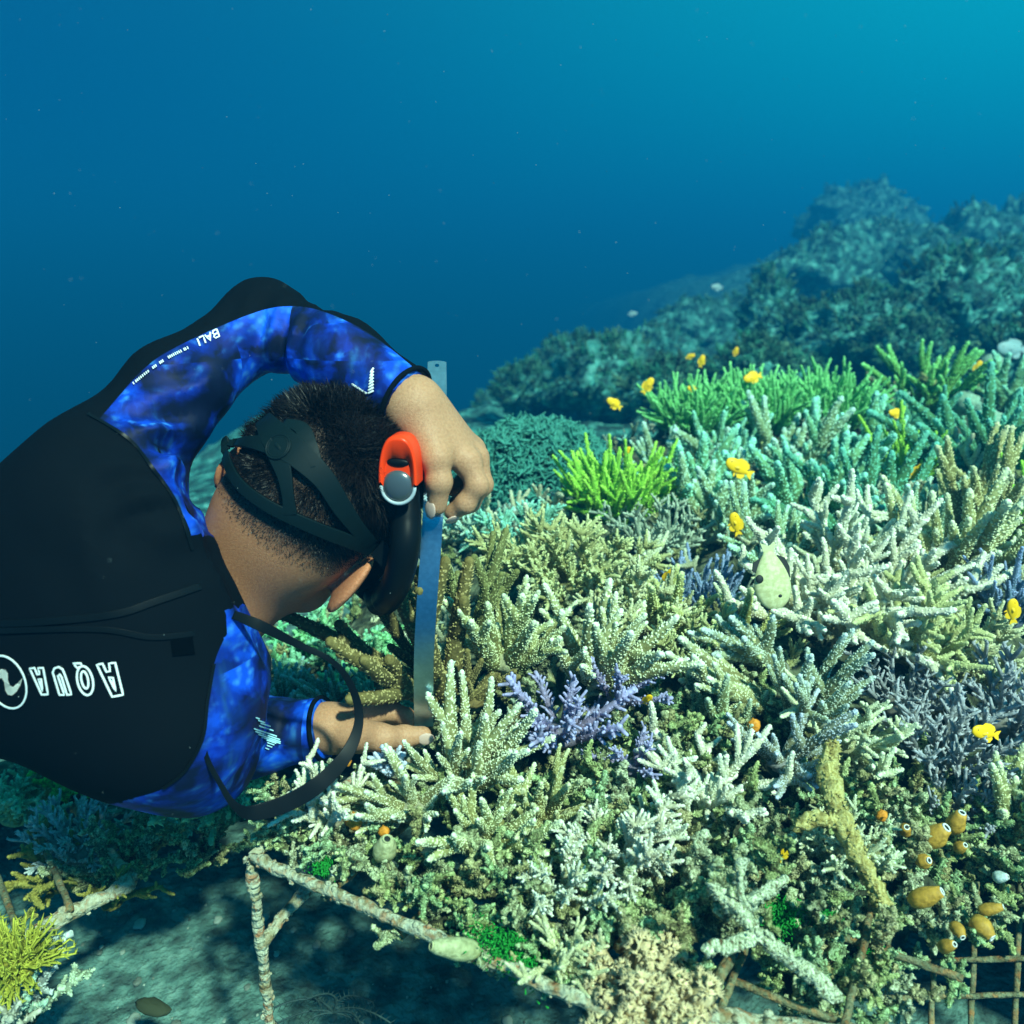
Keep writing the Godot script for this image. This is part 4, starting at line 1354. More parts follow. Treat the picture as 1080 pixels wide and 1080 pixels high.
func print_texture() -> Texture2D:         # the cloth's blue reef print: navy with royal blue clouds and pale spots
	var s := 512
	var im := Image.create(s, s, false, Image.FORMAT_RGBF)
	var a := noise(0.011, 201, 4)
	a.domain_warp_enabled = true
	a.domain_warp_amplitude = 40.0
	a.domain_warp_frequency = 0.012
	var b := noise(0.035, 202, 2, FastNoiseLite.TYPE_CELLULAR)
	var c := noise(0.006, 203, 2)
	for y in s:
		for x in s:
			var k := 0.0
			var spot := 0.0
			var wx := absf(x - s / 2.0) / (s / 2.0)
			k = a.get_noise_2d(x, y) * 0.5 + 0.5
			k += 0.55 * c.get_noise_2d(x, y)
			spot = smoothstep(-0.55, -0.98, b.get_noise_2d(x, y)) * smoothstep(0.5, 0.75, k)
			var col := Vector3(0.003, 0.008, 0.030).lerp(Vector3(0.003, 0.024, 0.30), smoothstep(0.36, 0.60, k)).lerp(Vector3(0.006, 0.11, 0.95), smoothstep(0.56, 0.86, k))
			col = col.lerp(Vector3(0.08, 0.42, 1.0), spot * 0.8)
			im.set_pixel(x, y, Color(col.x, col.y, col.z).linear_to_srgb())
	im.convert(Image.FORMAT_RGB8)
	return ImageTexture.create_from_image(im)


func diver() -> void:
	rng.seed = 61
	hB = (look * Vector3(-0.30, -0.02, 0.95)).normalized()
	hR = look * Vector3(0.69, -0.69, 0.22)
	hR = (hR - hB * hR.dot(hB)).normalized()
	hU = hB.cross(hR)
	hO = P(315, 552, 0.93)
	var cloth := bumps(noise(0.25, 111, 2), 4.0, 256)
	mat("neoprene", Color(0.0030, 0.0050, 0.0070), 0.8, null, 40.0, cloth, 0.5)
	M.neoprene.metallic_specular = 0.12
	mat("printed", Color(1, 1, 1), 0.6, print_texture(), 3.8)
	M.printed.metallic_specular = 0.25
	mat("letter", Color(0.85, 0.9, 0.9), 0.4)
	mat("rubber", Color(0.003, 0.010, 0.0115), 0.5)
	M.rubber.metallic_specular = 0.25
	mat("blackrubber", Color(0.003, 0.005, 0.006), 0.4)
	M.blackrubber.metallic_specular = 0.25
	mat("skin", Color(1, 1, 1), 0.52, tex(noise(0.08, 121, 4), [[0.2, Color(0.78, 0.72, 0.68)], [0.7, Color(1, 1, 1)]], 256), 14.0, bumps(noise(0.2, 122, 3), 5.0, 256), 0.35)
	M.skin.subsurf_scatter_enabled = true
	M.skin.subsurf_scatter_strength = 0.08
	mat("hair", Color(0.009, 0.006, 0.005), 0.45)
	mat("steel", Color(0.42, 0.60, 0.68), 0.3, tex(noise(0.03, 131, 4), [[0.2, Color(0.8, 0.82, 0.84)], [0.8, Color(1, 1, 1)]], 256), 18.0)  # blue of the reflected water is put into this tint
	M.steel.metallic = 1.0

	# joints, from the plan of the picture: [x, y, distance, radius in mm]
	var wl := [437, 430, 0.872, 28]
	var left := {
		"palm": bones([[420, 415, 0.885, 29], wl]) + bones([wl, [490, 487, 0.874, 15]]) + bones([wl, [499, 482, 0.894, 15]]) + bones([wl, [497, 474, 0.914, 15]]) + bones([wl, [488, 466, 0.93, 14]]) + bones([[440, 440, 0.872, 24], [460, 478, 0.858, 17]]),
		"fingers": [
			bones([[494, 487, 0.872, 14], [503, 512, 0.872, 11.5], [491, 531, 0.876, 10.2], [477, 540, 0.884, 9]]),
			bones([[502, 483, 0.893, 14], [508, 511, 0.894, 11.5], [496, 530, 0.898, 10], [483, 536, 0.904, 9]]),
			bones([[498, 475, 0.914, 13.5], [505, 503, 0.916, 11], [494, 524, 0.92, 10], [482, 530, 0.924, 9]]),
			bones([[489, 467, 0.93, 12], [496, 492, 0.934, 10], [487, 511, 0.938, 9], [478, 517, 0.94, 8]]),
			bones([[447, 452, 0.862, 19], [460, 484, 0.852, 14.5], [463, 508, 0.853, 12.8], [461, 533, 0.862, 10.5]]),
		]}
	var wr := [345, 767, 0.975, 24]
	var right := {
		"palm": bones([[322, 768, 0.985, 25], wr]) + bones([wr, [388, 752, 0.985, 15]]) + bones([wr, [388, 760, 1.005, 15]]) + bones([wr, [384, 768, 1.02, 14]]) + bones([[354, 770, 0.965, 20], [394, 776, 0.945, 15]]) + bones([[356, 778, 0.97, 16], [380, 783, 0.985, 14]]),
		"fingers": [
			bones([[388, 752, 0.985, 14], [414, 750, 0.995, 11], [428, 756, 0.99, 10], [436, 764, 0.98, 9]]),
			bones([[389, 760, 1.005, 14], [417, 758, 1.01, 11], [432, 764, 1.005, 10], [438, 772, 0.995, 9]]),
			bones([[386, 768, 1.02, 13], [412, 768, 1.025, 11], [428, 774, 1.02, 10], [434, 782, 1.01, 9]]),
			bones([[380, 776, 1.03, 12], [402, 778, 1.035, 10], [415, 784, 1.03, 9], [420, 790, 1.02, 8]]),
			bones([[372, 776, 0.955, 19], [402, 778, 0.938, 14.5], [426, 777, 0.936, 12], [446, 775, 0.940, 10]]),
		]}
	var sl := [152, 462, 0.80, 72]
	var el := [279, 338, 0.95, 38]
	var sr := [190, 772, 0.83, 62]
	var er := [170, 790, 1.02, 44]
	var cw := P(431, 424, 0.875)
	var dl := (P(437, 430, 0.872) - P(281, 341, 0.95)).normalized()
	var cr := P(344, 768, 0.976)
	var dr := (P(345, 768, 0.975) - P(170, 790, 1.02)).normalized()
	var fold := func(x: float, y: float, z: float, dx: float, dy: float, r: float, q: float) -> Array: return [P(x, y, z), (look * Vector3(dx, -dy, 0.2)).normalized(), r, q]
	suit_bones = [
		{"k": 0.08, "bones": [
			bones([[-190, 715, 1.0, 76], [120, 540, 0.84, 80]])[0], bones([[-190, 650, 1.0, 76], [150, 732, 0.86, 90]])[0],
			bones([[-190, 685, 0.99, 84], [150, 628, 0.86, 100]])[0], bones([[130, 545, 0.85, 80], [165, 715, 0.86, 88]])[0],
			bones([[150, 600, 0.88, 90], [205, 602, 0.90, 66]])[0], bones([[-190, 685, 1.14, 74], [140, 640, 1.0, 88]])[0]],
			"collar": true, "fold": [fold.call(190, 520, 0.8, 1, 0.7, 0.06, 150.0), fold.call(120, 560, 0.76, 1, -0.6, 0.05, 90.0)]},
		{"k": 0.03, "bones": bones([[126, 494, 0.84, 56], [183, 414, 0.87, 43], el]) + bones([el, [360, 380, 0.905, 38], [445, 434, 0.87, 35]]), "cut": [cw, dl],
			"fold": [fold.call(215, 440, 0.8, 0.4, 1, 0.06, 190.0), fold.call(295, 350, 0.9, 1, 0.2, 0.045, 230.0), fold.call(190, 490, 0.78, 0.3, 1, 0.05, 170.0), fold.call(240, 390, 0.84, 1, 0.3, 0.04, 160.0)]},
		{"k": 0.04, "bones": bones([sr, [205, 792, 0.90, 54], er]) + bones([er, [260, 776, 1.0, 38], [360, 767, 0.97, 33]]), "cut": [cr, dr],
			"fold": [fold.call(215, 800, 0.85, 0.5, 1, 0.05, 120.0), fold.call(265, 770, 0.96, 1, 0, 0.04, 200.0)]},
	]
	var hip := P(-190, 685, 1.03)
	var aft := (look * Vector3(-0.41, -0.07, -0.14)).normalized()
	var across := (look * Vector3(-0.1, 1.0, 0.1)).normalized()
	for q in [-1.0, 1.0]:
		var knee: Vector3 = hip + across * 0.08 * q + aft * 0.42
		var ankle: Vector3 = knee + aft * 0.40 + across * 0.02 * q - Vector3(0, 0.05, 0)
		suit_bones.append({"k": 0.03, "bones": [[hip + across * 0.06 * q, knee, 0.085, 0.058], [knee, ankle, 0.056, 0.038], [ankle, ankle + aft * 0.16, 0.036, 0.026]]})
	suit_cuts = [[P(224, 586, 0.88), (look * Vector3(0.88, 0.42, -0.30)).normalized()]]
	suit_bones.append({"k": 0.03, "collar": true, "bones": [[head_world(Vector3(0, -0.06, 0.03)), head_world(Vector3(0, -0.20, 0.050)), 0.0680, 0.084]]})

	var o := thing("person", "diver in black wetsuit with blue printed sleeves, bent over coral, holding a ruler", "person", P(60, 640, 0.95))
	# skin: head and neck, hands, and the body that carries the suit
	var b := MB.new()
	var c0 := hO + hU * -0.02
	nets(head_field, c0 - Vector3.ONE * 0.17, c0 + Vector3.ONE * 0.17, 0.0036, b)
	var heads := b.v.size()
	var head_tris := b.ix.size()
	nets(hand_field.bind(left), P(470, 485, 0.895) - Vector3(0.085, 0.10, 0.085), P(470, 485, 0.895) + Vector3(0.085, 0.10, 0.085), 0.0026, b)
	nets(hand_field.bind(right), P(390, 770, 0.985) - Vector3(0.10, 0.06, 0.10), P(390, 770, 0.985) + Vector3(0.10, 0.06, 0.10), 0.0026, b)
	var inner := func(p: Vector3) -> float:
		var d := 1.0
		for g in suit_bones:
			for q in g.bones:
				d = smin(d, capsule(p, q[0], q[1], maxf(0.015, q[2] - 0.024), maxf(0.015, q[3] - 0.024)), 0.02)
		return d
	nets(inner, P(100, 600, 0.95) - Vector3(0.40, 0.40, 0.33), P(100, 600, 0.95) + Vector3(0.42, 0.46, 0.36), 0.016, b)
	var nn := b.norms()
	var freckle := noise(90.0, 141, 2)
	for k in b.v.size():
		var col := Color(0.45, 0.195, 0.100)
		if k < heads:
			var p := head_local(b.v[k])
			var h := hairline(p)
			var grow := smoothstep(-0.015, 0.02, h + 0.006 * freckle.get_noise_3dv(b.v[k]))
			col = col.lerp(Color(0.05, 0.035, 0.030), grow * 0.9)
			if absf(p.x) > 0.078:
				col = Color(0.60, 0.23, 0.11)
		else:
			col = Color(0.54, 0.28, 0.155)
		b.c[k] = col
	for k in b.v.size():
		b.v[k] -= o.position
	part("body", b.mesh(nn), M.skin, o)
	strap_lines()
	hair(o, b, nn, head_tris)
	face(o)
	nails(o, left, right)
	suit(o)
	# gear
	mask_and_snorkel()
	ruler()


func hairline(p: Vector3) -> float:        # metres above the line where hair begins, along the head
	var back := smoothstep(-0.06, 0.03, p.z)
	var line := lerpf(0.075, 0.010, back)
	if absf(p.x) > 0.055 and p.z < 0.03:
		line = maxf(line, lerpf(0.022, 0.010, smoothstep(0.0, 0.05, p.z)))
	return p.y - line


func hair(o: Node3D, b: MB, nn: PackedVector3Array, tris: int) -> void:
	var h := MB.new()
	var swirl := noise(22.0, 151, 2)
	for k in range(0, tris, 3):
		var ia := b.ix[k]
		var p0 := b.v[ia] + o.position
		var l := head_local(p0)
		var up := hairline(l)
		if up < -0.012 or (absf(l.x) > 0.080 and l.y < 0.035):
			continue
		var long := smoothstep(0.008, 0.045, up)
		var press := 1.0
		for r in straps:
			for i in range(0, r[0].size(), 3):
				press = minf(press, (p0.distance_to(r[0][i]) - r[2][i] * 0.5 - 0.004) / 0.020)
		long *= clampf(press, 0.12, 1.0)
		var n := 4 if long > 0.3 else 3
		for j in n:
			if long <= 0.3 and rng.randf() > smoothstep(-0.012, 0.014, up) + 0.15:
				continue
			var u := rng.randf()
			var w := rng.randf() * (1.0 - u)
			var p := b.v[ia] * (1.0 - u - w) + b.v[b.ix[k + 1]] * u + b.v[b.ix[k + 2]] * w
			var nrm := nn[ia]
			var q := p + o.position
			var comb := -hB * 0.2 - hU * 0.35 + hR * swirl.get_noise_3dv(q) * 1.2 + hU * swirl.get_noise_3dv(q + Vector3(3, 0, 0)) + Vector3(rng.randfn(), rng.randfn(), rng.randfn()) * 0.35
			comb = comb.slide(nrm)
			var len := lerpf(0.0022, 0.025, long) * rng.randf_range(0.6, 1.25)
			var d := (nrm * lerpf(0.7, 0.85, long) + comb * lerpf(0.8, 0.9, long)).normalized()
			var side := d.cross(nrm).normalized() * lerpf(0.00025, 0.00055, long)
			if side.length_squared() < 1e-12:
				continue
			var m := p + d * len * 0.5
			var e := p + d * len * 0.75 + comb * len * 0.35
			var f := h.v.size()
			var c := Color(1, 1, 1) * rng.randf_range(0.5, 1.6)
			h.vert(p - side, c)
			h.vert(p + side, c)
			h.vert(m + side * 0.8, c)
			h.vert(m - side * 0.8, c)
			h.vert(e, c)
			h.quad(f, f + 1, f + 2, f + 3)
			h.tri(f + 3, f + 2, f + 4)
	part("hair", h.mesh(), M.hair, o)


func face(o: Node3D) -> void:              # eyes and lips, mostly behind the mask
	var e := MB.new()
	for s in [-1.0, 1.0]:
		e = MB.new()
		e.blob(Transform3D(Basis.from_scale(Vector3.ONE * 0.012), head_world(Vector3(0.032 * s, 0.005, -0.088)) - o.position), Color(0.8, 0.78, 0.74), 14, 10)
		part("eye", e.mesh(), mat("eyewhite", Color(1, 1, 1), 0.2), o)
		var w := MB.new()
		w.tube(PackedVector3Array([head_world(Vector3(0.018 * s, 0.026, -0.100)) - o.position, head_world(Vector3(0.034 * s, 0.031, -0.098)) - o.position, head_world(Vector3(0.052 * s, 0.025, -0.085)) - o.position]), PackedFloat32Array([0.003, 0.004, 0.002]), PackedColorArray([Color.WHITE, Color.WHITE, Color.WHITE]), 8)
		part("eyebrow", w.mesh(), M.hair, o)
	var l := MB.new()
	for y in [-0.050, -0.057]:
		l.tube(PackedVector3Array([head_world(Vector3(-0.024, y + (0.002 if y > -0.055 else 0.003), -0.103)) - o.position, head_world(Vector3(0, y, -0.109)) - o.position, head_world(Vector3(0.024, y + 0.002, -0.103)) - o.position]), PackedFloat32Array([0.002, 0.0045, 0.002]), PackedColorArray([Color.WHITE, Color.WHITE, Color.WHITE]), 10)
	part("lips", l.mesh(), mat("lip", Color(0.42, 0.16, 0.12), 0.45), o)


func nails(o: Node3D, left: Dictionary, right: Dictionary) -> void:
	var m := mat("nail", Color(0.62, 0.42, 0.34), 0.3)
	for h in [left, right]:
		var palm: Vector3 = (h.palm[1][0] + h.palm[1][1]) * 0.5
		for k in 5:
			var f: Array = h.fingers[k]
			var q: Array = f[f.size() - 1]
			var d: Vector3 = (q[1] - q[0]).normalized()
			var prev: Vector3 = (f[f.size() - 2][1] - f[f.size() - 2][0]).normalized()
			var out := (prev - d * prev.dot(d)).normalized()
			if k == 4:
				out = (look * Vector3(-0.5, 0.3, 0.8) if h == left else look * Vector3(0.0, -0.3, 0.9))
				out = (out - d * out.dot(d)).normalized()
			var s := d.cross(out)
			var n := MB.new()
			n.blob(Transform3D(Basis(s * q[3] * 0.72, out * 0.0016, d * q[3] * 0.9), q[1] + d * q[3] * 0.25 + out * q[3] * 0.86 - o.position), Color.WHITE, 12, 6)
			part("fingernail", n.mesh(), m, o)


func suit(o: Node3D) -> void:
	var b := MB.new()
	nets(suit_field, P(100, 600, 0.95) - Vector3(1.42, 0.52, 0.60), P(100, 600, 0.95) + Vector3(0.42, 0.46, 0.36), 0.0062, b)
	var nn := b.norms()
	var f := PackedFloat32Array()
	f.resize(b.v.size())
	# where the black back panels end and the printed sleeves begin
	var seam := spline([Vector2(60, 445), Vector2(93, 436), Vector2(135, 462), Vector2(160, 492), Vector2(186, 530), Vector2(203, 570), Vector2(206, 640)], 8)
	var top := spline([Vector2(70, 462), Vector2(100, 446), Vector2(152, 389), Vector2(194, 362), Vector2(265, 331), Vector2(306, 323), Vector2(345, 330), Vector2(395, 355), Vector2(446, 396)], 8)
	var low := spline([Vector2(262, 640), Vector2(240, 668), Vector2(226, 700), Vector2(219, 740), Vector2(214, 778), Vector2(196, 812), Vector2(172, 832), Vector2(140, 842)], 8)
	var inv := look.inverse()
	for k in b.v.size():
		var q := inv * (b.v[k] - EYE)
		var p := Vector2(540.0 + q.x / -q.z * FOCAL, 540.0 - q.y / -q.z * FOCAL)
		var v := side_of(top, p)
		if p.x < 228.0:
			v = minf(v, -side_of(seam, p))
		if p.y > 566 and p.y <= 690:
			v = minf(v, (p.x - 262.0)) if p.y < 640 else -side_of(low, p)
		if p.y > 640:
			v = -side_of(low, p)
			if p.x > 240.0:
				v = 20.0
		f[k] = v
	for k in b.v.size():
		b.v[k] -= o.position
	var made := split(b.v, nn, b.ix, f)
	var w := part("wetsuit", made[0][0].mesh(made[0][1]), M.neoprene, o)
	part("printed_sleeves", made[1][0].mesh(made[1][1]), M.printed, w)
	var at := func(m: MB):
		for k in m.v.size():
			m.v[k] -= o.position
	# cuffs
	for q in [[P(431, 424, 0.875), suit_bones[1].cut[1], 0.0355], [P(344, 768, 0.976), suit_bones[2].cut[1], 0.0338]]:
		var m := MB.new()
		var u: Vector3 = q[1].cross(look * Vector3(0, 0, 1)).normalized()
		var v2: Vector3 = q[1].cross(u)
		var ring := PackedVector3Array()
		var rad := PackedFloat32Array()
		var col := PackedColorArray()
		for k in 41:
			var a := TAU * k / 40.0
			var c: Vector3 = q[0] - q[1] * 0.003
			var s := onto(suit_field, c + (u * cos(a) + v2 * sin(a)) * 0.06, -(u * cos(a) + v2 * sin(a)), 0.0)
			ring.append(s)
			rad.append(0.0026)
			col.append(Color.WHITE)
		m.tube(ring, rad, col, 8)
		at.call(m)
		part("cuff", m.mesh(), M.neoprene, w)
	# collar edge
	var m2 := MB.new()
	var ring2 := PackedVector3Array()
	var rad2 := PackedFloat32Array()
	var col2 := PackedColorArray()
	var cn: Vector3 = suit_cuts[0][1]
	var mid: Vector3 = head_world(Vector3(0, -0.08, 0.033))
	mid -= cn * ((mid - suit_cuts[0][0]).dot(cn) + 0.003)
	var cu := cn.cross(look * Vector3(0, 0, 1)).normalized()
	var cv := cn.cross(cu)
	for k in 61:
		var a := TAU * k / 60.0
		var dir := cu * cos(a) + cv * sin(a)
		ring2.append(onto(collar_field, mid + dir * 0.11, -dir, 0.0))
		rad2.append(0.003)
		col2.append(Color.WHITE)
	m2.tube(ring2, rad2, col2, 8)
	at.call(m2)
	part("collar_edge", m2.mesh(), M.neoprene, w)
	# zip with its flap, and seams
	var z := 0.72
	var lines := [[spline([Vector2(-60, 660), Vector2(40, 656), Vector2(120, 648), Vector2(165, 634), Vector2(212, 618)], 8), 0.006, "zip"], [spline([Vector2(-60, 668), Vector2(40, 664), Vector2(110, 664), Vector2(160, 672), Vector2(205, 668)], 8), 0.005, "zip_flap"], [spline([Vector2(226, 700), Vector2(219, 740), Vector2(214, 778), Vector2(196, 812), Vector2(172, 832)], 8), 0.003, "seam"], [spline([Vector2(93, 436), Vector2(135, 462), Vector2(160, 492), Vector2(186, 530), Vector2(203, 580)], 8), 0.003, "seam"]]
	for l in lines:
		var q := MB.new()
		strokes(q, suit_field, l[0], z, l[1], false)
		at.call(q)
		part(l[2], q.mesh(), M.blackrubber, w)
	var tab := MB.new()
	patch(tab, suit_field, [Vector2(180, 675), Vector2(203, 671), Vector2(206, 690), Vector2(182, 692)], z)
	at.call(tab)
	part("neck_tab", tab.mesh(), M.neoprene, w)
	lettering(w, at, z)
	# the long zip leash hanging from the neck
	var pl := []
	var wl := []
	for q in [[246, 648, 0.80, 10], [275, 660, 0.80, 13], [315, 680, 0.82, 9], [345, 694, 0.83, 7], [364, 712, 0.84, 8], [376, 738, 0.85, 10], [378, 765, 0.85, 12], [366, 795, 0.84, 17], [340, 824, 0.82, 20], [305, 846, 0.81, 21], [268, 857, 0.80, 18], [248, 850, 0.79, 9], [232, 826, 0.785, 6], [217, 796, 0.78, 6], [212, 760, 0.775, 6]]:
		pl.append(P(q[0], q[1], q[2]))
		wl.append(Vector2(q[3], 0))
	var pts := PackedVector3Array()
	var ups := PackedVector3Array()
	var wid := PackedFloat32Array()
	for p in spline(pl, 8):
		pts.append(p - o.position)
		ups.append(look * Vector3(0.25, 0.1, 0.96))
	for q in spline(wl, 8):
		wid.append(q.x * 0.00076)
	var leash := MB.new()
	ribbon(leash, pts, ups, wid, 0.0009)
	part("zip_leash", leash.mesh(), M.blackrubber, w)


func side_of(line: Array, p: Vector2) -> float:     # signed distance from a drawn line: positive on its right hand as it is drawn (y down)
	var best := 1e9
	var s := 0.0
	for k in line.size() - 1:
		var a: Vector2 = line[k]
		var c: Vector2 = line[k + 1]
		var q := Geometry2D.get_closest_point_to_segment(p, a, c)
		var d := p.distance_to(q)
		if d < best - 1e-6:
			best = d
			s = signf((c - a).cross(p - a))
	return best * s


func lettering(w: Node, at: Callable, z: float) -> void:
	var pt := func(list: Array) -> Array:
		var out := []
		for k in range(0, list.size(), 2):
			out.append(Vector2(list[k] / 5.4, 660.0 + list[k + 1] / 5.4))
		return out
	var oval := func(cx: float, cy: float, rx: float, ry: float, turn: float) -> Array:
		var out := []
		for k in 28:
			var a := TAU * k / 28.0
			var q := Vector2(cos(a) * rx, sin(a) * ry).rotated(turn)
			out.append(Vector2((cx + q.x) / 5.4, 660.0 + (cy + q.y) / 5.4))
		return out
	var all := [
		["letter_a", [pt.call([553, 222, 585, 215, 607, 262, 628, 258, 622, 214, 657, 210, 702, 392, 640, 404]), pt.call([620, 293, 644, 296, 660, 372])]],
		["letter_q", [oval.call(486, 312, 44, 84, -0.22), oval.call(484, 308, 19, 50, -0.2), pt.call([420, 213, 462, 214, 470, 228, 440, 240])]],
		["letter_u", [pt.call([302, 265, 312, 242, 335, 234, 358, 248, 372, 282, 408, 390, 383, 393, 352, 292, 341, 276, 331, 285, 337, 304, 368, 393, 340, 393])]],
		["letter_a", [pt.call([170, 243, 198, 240, 213, 278, 228, 275, 218, 240, 247, 240, 275, 390, 238, 392]), pt.call([220, 303, 236, 304, 244, 372])]],
		["logo_ring", [oval.call(38, 320, 104, 158, -0.42)]],
	]
	for a in all:
		var m := MB.new()
		for l in a[1]:
			strokes(m, suit_field, l, z, 0.0017)
		at.call(m)
		part(a[0], m.mesh(), M.letter, w)
	var m := MB.new()
	patch(m, suit_field, pt.call([-20, 262, 10, 245, 32, 250, 45, 270, 46, 310, 58, 340, 75, 348, 100, 328, 130, 296, 118, 335, 95, 375, 70, 397, 45, 392, 30, 365, 24, 318, 10, 298, -15, 306]), z)
	at.call(m)
	part("logo_swoosh", m.mesh(), M.letter, w)
	# the line of print along the upper sleeve: BALI, then marks too small to read
	var q := MB.new()
	var o := Vector2(230, 351)
	var ax := Vector2(-0.86, 0.42).normalized()
	var ay := Vector2(0.34, 0.94)
	var g := {"B": [[0, 0, 0, 1, 0.55, 1, 0.7, 0.78, 0.5, 0.52, 0.7, 0.28, 0.55, 0, 0, 0], [0, 0.52, 0.5, 0.52]], "A": [[0, 0, 0.4, 1, 0.8, 0], [0.15, 0.35, 0.65, 0.35]], "L": [[0, 1, 0, 0, 0.6, 0]], "I": [[0, 0, 0, 1]]}
	var adv := {"B": 0.95, "A": 1.05, "L": 0.85, "I": 0.4}
	var pen := 0.0
	for ch in "BALI":
		for l in g[ch]:
			var line := []
			for k in range(0, l.size(), 2):
				line.append(o + ax * (pen + l[k]) * 8.0 + ay * (1.0 - l[k + 1] - 0.5) * -8.0)
			strokes(q, suit_field, line, z, 0.0016, false)
		pen += adv[ch]
	at.call(q)
	part("sleeve_word", q.mesh(), M.letter, w)
	var s := MB.new()
	var trail := spline([Vector2(198, 367), Vector2(178, 377), Vector2(160, 389), Vector2(140, 405)], 12)
	rng.seed = 67
	for k in trail.size() - 1:
		if rng.randf() < 0.22:
			continue
		var p: Vector2 = trail[k]
		strokes(s, suit_field, [p + Vector2(-0.6, -1.1), p + Vector2(0.6, 1.1)], z, 0.0010, false)
	at.call(s)
	part("sleeve_small_print", s.mesh(), M.letter, w)
	# striped emblems above both cuffs
	var low := MB.new()
	for k in 12:
		var t := k / 11.0
		var a := Vector2(lerpf(272, 292, t), lerpf(757, 789, t))
		var left := [2, 4, 6, 4, -2, -1, 1, 4, 8, 9, 8, 6][k] as float
		var wide := [4, 7, 11, 16, 26, 28, 26, 22, 12, 8, 6, 4][k] as float
		a.x = 268.0 + left + t * 6.0
		strokes(low, suit_field, [a, a + Vector2(wide * 0.92, wide * 0.30)], 0.88, 0.0013, false)
	at.call(low)
	part("cuff_emblem", low.mesh(), mat("emblem", Color(0.35, 0.68, 0.80), 0.5), w)
	var up := MB.new()
	for k in 8:
		var t := k / 7.0
		strokes(up, suit_field, [Vector2(394, 388 + t * 24.0), Vector2(391 - t * 3.0, 393 + t * 22.0)], 0.80, 0.0018, false)
	for k in 4:
		strokes(up, suit_field, [Vector2(371 + k * 4.0, 405 + k * 2.6), Vector2(375 + k * 4.0, 407.5 + k * 2.6)], 0.80, 0.0016, false)
	at.call(up)
	part("cuff_emblem", up.mesh(), M.letter, w)


var straps := []

func strap_lines() -> void:                # the bands, spoke and cross piece of the mask strap as they lie on the head
	var bands := [
		[[[243, 440], [238, 462], [240, 488], [254, 512], [280, 532], [312, 548], [345, 562], [372, 572], [392, 580]], [10, 11, 12, 13, 14, 15, 16, 17, 17]],
		[[[262, 424], [276, 440], [292, 462], [318, 482], [342, 506], [360, 534], [376, 556], [392, 574]], [14, 20, 34, 30, 24, 22, 18, 16]],
		[[[240, 468], [262, 466], [292, 470]], [10, 15, 26]],
		[[[292, 474], [300, 500], [304, 524], [306, 543]], [26, 17, 13, 16]],
		[[[300, 446], [318, 452], [326, 470], [334, 492]], [10, 16, 18, 14]],
	]
	for r in bands:
		var pts := PackedVector3Array()
		var ups := PackedVector3Array()
		var wid := PackedFloat32Array()
		var line := []
		var ws := []
		for k in r[0].size():
			line.append(Vector2(r[0][k][0], r[0][k][1]))
			ws.append(Vector2(r[1][k], 0))
		for q in spline(line, 8):
			var p := onto(head_field, P(q.x, q.y, 0.75), P(q.x, q.y, 1.0).direction_to(P(q.x, q.y, 2.0)), 0.0075)
			pts.append(p)
			ups.append(slope(head_field, p))
		for q in spline(ws, 8):
			wid.append(q.x * 0.00084)
		for k in range(pts.size() - 1, -1, -1):      # keep what lies on the head
			if absf(head_field(pts[k]) - 0.0075) > 0.0015:
				pts.remove_at(k)
				ups.remove_at(k)
				wid.remove_at(k)
		straps.append([pts, ups, wid])


